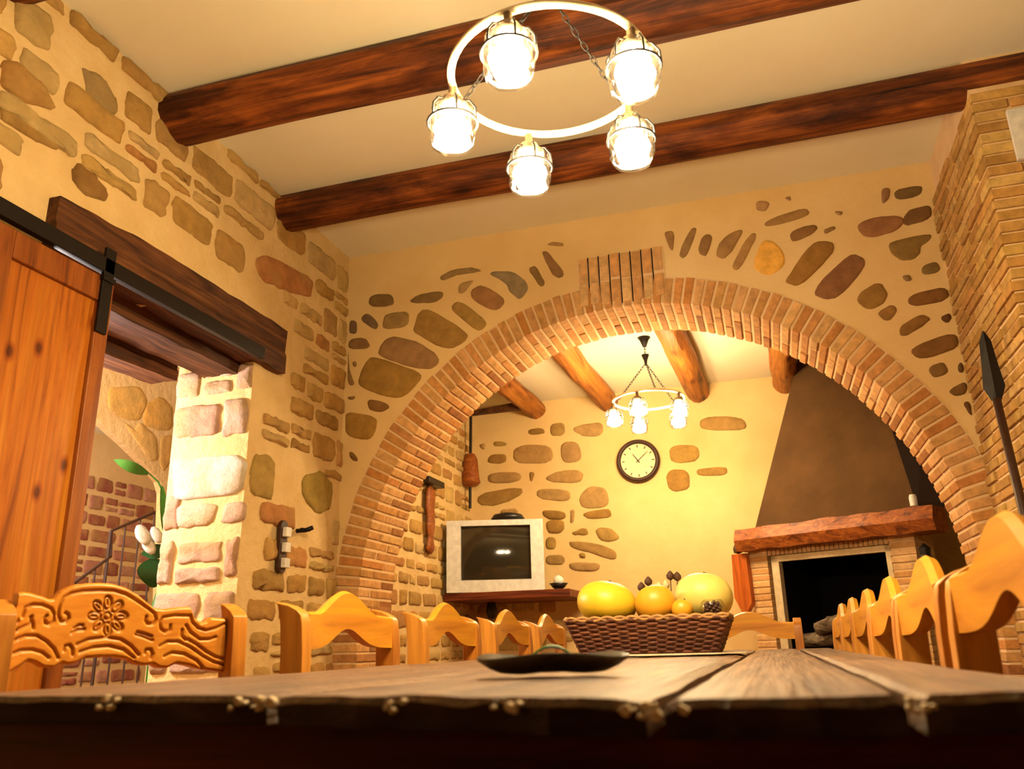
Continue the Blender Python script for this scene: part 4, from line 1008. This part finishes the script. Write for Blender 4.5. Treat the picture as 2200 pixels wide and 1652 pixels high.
# dark vase below the shelf
q = on(1, 6.3, 1056, 1305)
o = MB().lathe([(.001,-.09),(.03,-.08),(.045,-.02),(.03,.04),(.012,.08),(.001,.085)], 12, q).build('black_bell', M['black'], None, smooth=True)
tag(o, 'small dark pendant hanging below the television shelf', 'pendant'); o.name = 'hanging_pendant'
MB()
# ------------------------------------------------------------------ fireplace
FL = V(-.141, 6.2, 0); FR = V(1.036, 5.545, 0); fu = (FR-FL).normalized(); fn_ = V(fu.y, -fu.x, 0)
if fn_.dot(CAM-FL) < 0: fn_ = -fn_
def FP(x, y, w=0):
    p = onp(FL+fn_*w, fn_, x, y); return ((p-FL).dot(fu), p.z)
def FW(u, w, z): return FL+fu*u+fn_*w+V(0,0,z)
def fbox(mb, u0, u1, w0, w1, z0, z1, col=None):
    return mb.hexa([FW(u0,w1,z0),FW(u1,w1,z0),FW(u1,w0,z0),FW(u0,w0,z0),FW(u0,w1,z1),FW(u1,w1,z1),FW(u1,w0,z1),FW(u0,w0,z1)], col)
fp = thing('fireplace', FW(.6,0,0), 'large brick corner fireplace with log mantel and smoky brown hood', 'fireplace')
mz0, mz1 = FP(1650,1178)[1], FP(1650,1140)[1]
uL, uR = FP(1597,1165)[0], FP(2022,1120)[0]
rings = []
for i in range(26):
    t_ = i/25; u = uL+(uR-uL)*t_; jj = .014*noise.noise(V(t_*7,1,1)); kk = .012*noise.noise(V(t_*9,4,1))
    rings.append([FW(u,.10+jj,mz0-.01+kk),FW(u,.13+jj,(mz0+mz1)/2),FW(u,.10+kk,mz1+.02+jj),FW(u,-.1,mz1+.02),FW(u,-.1,mz0-.01)])
MB().loft(rings).build('mantel_beam', M['mantel'], fp, angle=30)
oL, oR = FP(1680,1270)[0], FP(1912,1250)[0]; oT = (FP(1690,1204)[1]+FP(1900,1186)[1])/2; oB = .78
pL0, pL1 = FP(1614,1260)[0], FP(1655,1260)[0]; pR0, pR1 = FP(1920,1240)[0], FP(1978,1240)[0]
br = MB(); rf = random.Random(9)
core = MB()
for (a0, a1) in ((pL0, pL1), (pR0, pR1)):
    fbox(core, a0+.004, a1-.004, -.3, -.006, 0, mz0)
    z = 0; k = 0
    while z < mz0-.03:
        fbox(br, a0, a1, -.3, rf.uniform(-.004,.004), z+.005, z+.038, jit(rf, rf.choice([(232,180,120),(226,168,106),(238,190,134)]), .06)); z += .044
x = pL1
fbox(core, pL1, pR0, -.3, -.02, oT+.05, mz0)
nsl = 26
for i in range(nsl):
    a0 = pL1+.0+(pR0-pL1)*i/nsl; fbox(br, a0+.003, a0+(pR0-pL1)/nsl-.003, -.1, -.008, oT+.045, mz0-.01, jit(rf, (226,176,122), .08))
fbox(core, uL+.06, uR-.02, -.62, 0.06, 0, .50)
core.build('masonry_core', M['bmortar'], fp); br.build('brick_piers', M['brick'], fp, bev=.003)
fm = MB(); fbox(fm, oL-.055, oL, -.05, .0, .5, oT+.04); fbox(fm, oR, oR+.03, -.05, .0, .5, oT+.04); fbox(fm, oL-.055, oR+.03, -.05, .0, oT, oT+.04)
fm.build('firebox_frame', M['nickel'], fp)
fb = MB(); fbox(fb, oL, oR, -.6, -.55, .5, oT+.1); fbox(fb, oL-.02, oL, -.6, -.05, .5, oT+.1); fbox(fb, oR, oR+.02, -.6, -.05, .5, oT+.1); fbox(fb, oL, oR, -.6, -.05, oT+.04, oT+.1); fbox(fb, oL, oR, -.6, .0, .5, .53)
fb.build('firebox', M['soot'], fp)
for i, (u, w_, z, L, an) in enumerate([(.45,-.2,.80,.4,.1),(.62,-.22,.86,.42,-.4),(.86,-.16,.78,.4,.3),(.55,-.12,.90,.34,.5)]):
    d = fu*math.cos(an)+V(0,0,1)*math.sin(an)*.5; c = FW(u, w_, z); MB().tube([c-d*L/2, c-d*L/6, c+d*L/6, c+d*L/2], [.045,.05,.047,.04], 9).build('charred_log', M['log'], fp, angle=40)
hb = [(FP(1622,1140)[0], 0.0), (FP(1972,1096)[0], 0.0)]
ztop = FZ; z0 = mz1+.02
tl = FP(1712,760,-.28); trr = FP(1870,835,-.28)
L0, R0_ = hb[0][0], hb[1][0]
hd = MB()
tu0, tu1, tw = tl[0], trr[0], -.28
hd.add([FW(L0,0,z0), FW(R0_,0,z0), FW(tu1,tw,ztop), FW(tu0,tw,ztop), FW(L0,-.6,z0), FW(tu0,-.6,ztop)], [(0,1,2,3),(0,3,5,4)])
hd.build('hood', M['hood'], fp)
hs = MB(); hs.add([FW(R0_,0,z0), FW(R0_+.45,-.35,z0), FW(tu1+.35,-.5,ztop), FW(tu1,tw,ztop), FW(R0_+.45,-.6,z0), FW(tu1+.35,-.6,ztop)], [(0,1,2,3),(1,4,5,2)])
hs.build('hood_side', M['hood2'], fp)
# things by the fireplace
a0, z_a = FP(1577,1250,.03); a1, _ = FP(1614,1250,.03); zt = FP(1595,1180,.03)[1]; zb_ = FP(1597,1328,.03)[1]
bl_ = thing('fire_bellows', FW((a0+a1)/2,.02,zb_), 'orange wooden bellows-like board hanging at the left side of the fireplace', 'bellows')
w3 = (a1-a0)
MB().prism([FW(a0,.0,zb_+.14),FW(a0+w3*.5,.0,zb_),FW(a1,.0,zb_+.10),FW(a1-.01,.0,zt-.03),FW(a0+.01,.0,zt-.03)], fn_*.05).build('board', M['bellow'], bl_, bev=.006)
MB().lathe([(.001,-.03),(.03,-.02),(.034,.01),(.02,.04),(.001,.05)], 12, FW(a0+w3*.4,.025,zt)).build('knob', M['cone'], bl_, smooth=True)
q = FP(1995,1200,.02)
o = MB(); o.lathe([(.001,-.09),(.05,-.09),(.06,-.04),(.03,.02),(.035,.06),(.001,.09)], 12, FW(q[0],.06,q[1])); o = o.build('lantern', M['black'], None, angle=30)
tag(o, 'dark metal lantern hanging at the right side of the fireplace', 'lantern')
q = FP(1965,1092,.03)
o = MB().lathe([(.001,0),(.022,0),(.024,.05),(.018,.07),(.001,.07)], 14, FW(q[0],.03,mz1+.036)).build('mantel_cup', M['silver'], None, angle=40)
tag(o, 'small pale cup standing on the right end of the mantel', 'cup')
# ------------------------------------------------------------------ lights
def point(loc, e, col, r=.05):
    l = bpy.data.lights.new('lamp', 'POINT'); l.energy = e; l.color = col; l.shadow_soft_size = r
    o = bpy.data.objects.new('lamp_light', l); C.objects.link(o); o.location = loc; return o
WARM = (1, .70, .36)
point((-3.35, 2.75, 1.75), 26, (1, .88, .82), .12)
point((-5.4, 4.2, 2.3), 22, (1, .85, .75), .15)
w = bpy.data.worlds.new('world'); S.world = w; w.use_nodes = True
w.node_tree.nodes['Background'].inputs[0].default_value = (1, .7, .4, 1); w.node_tree.nodes['Background'].inputs[1].default_value = .01
S.view_settings.exposure = 2.38
S.cycles.diffuse_bounces = 2
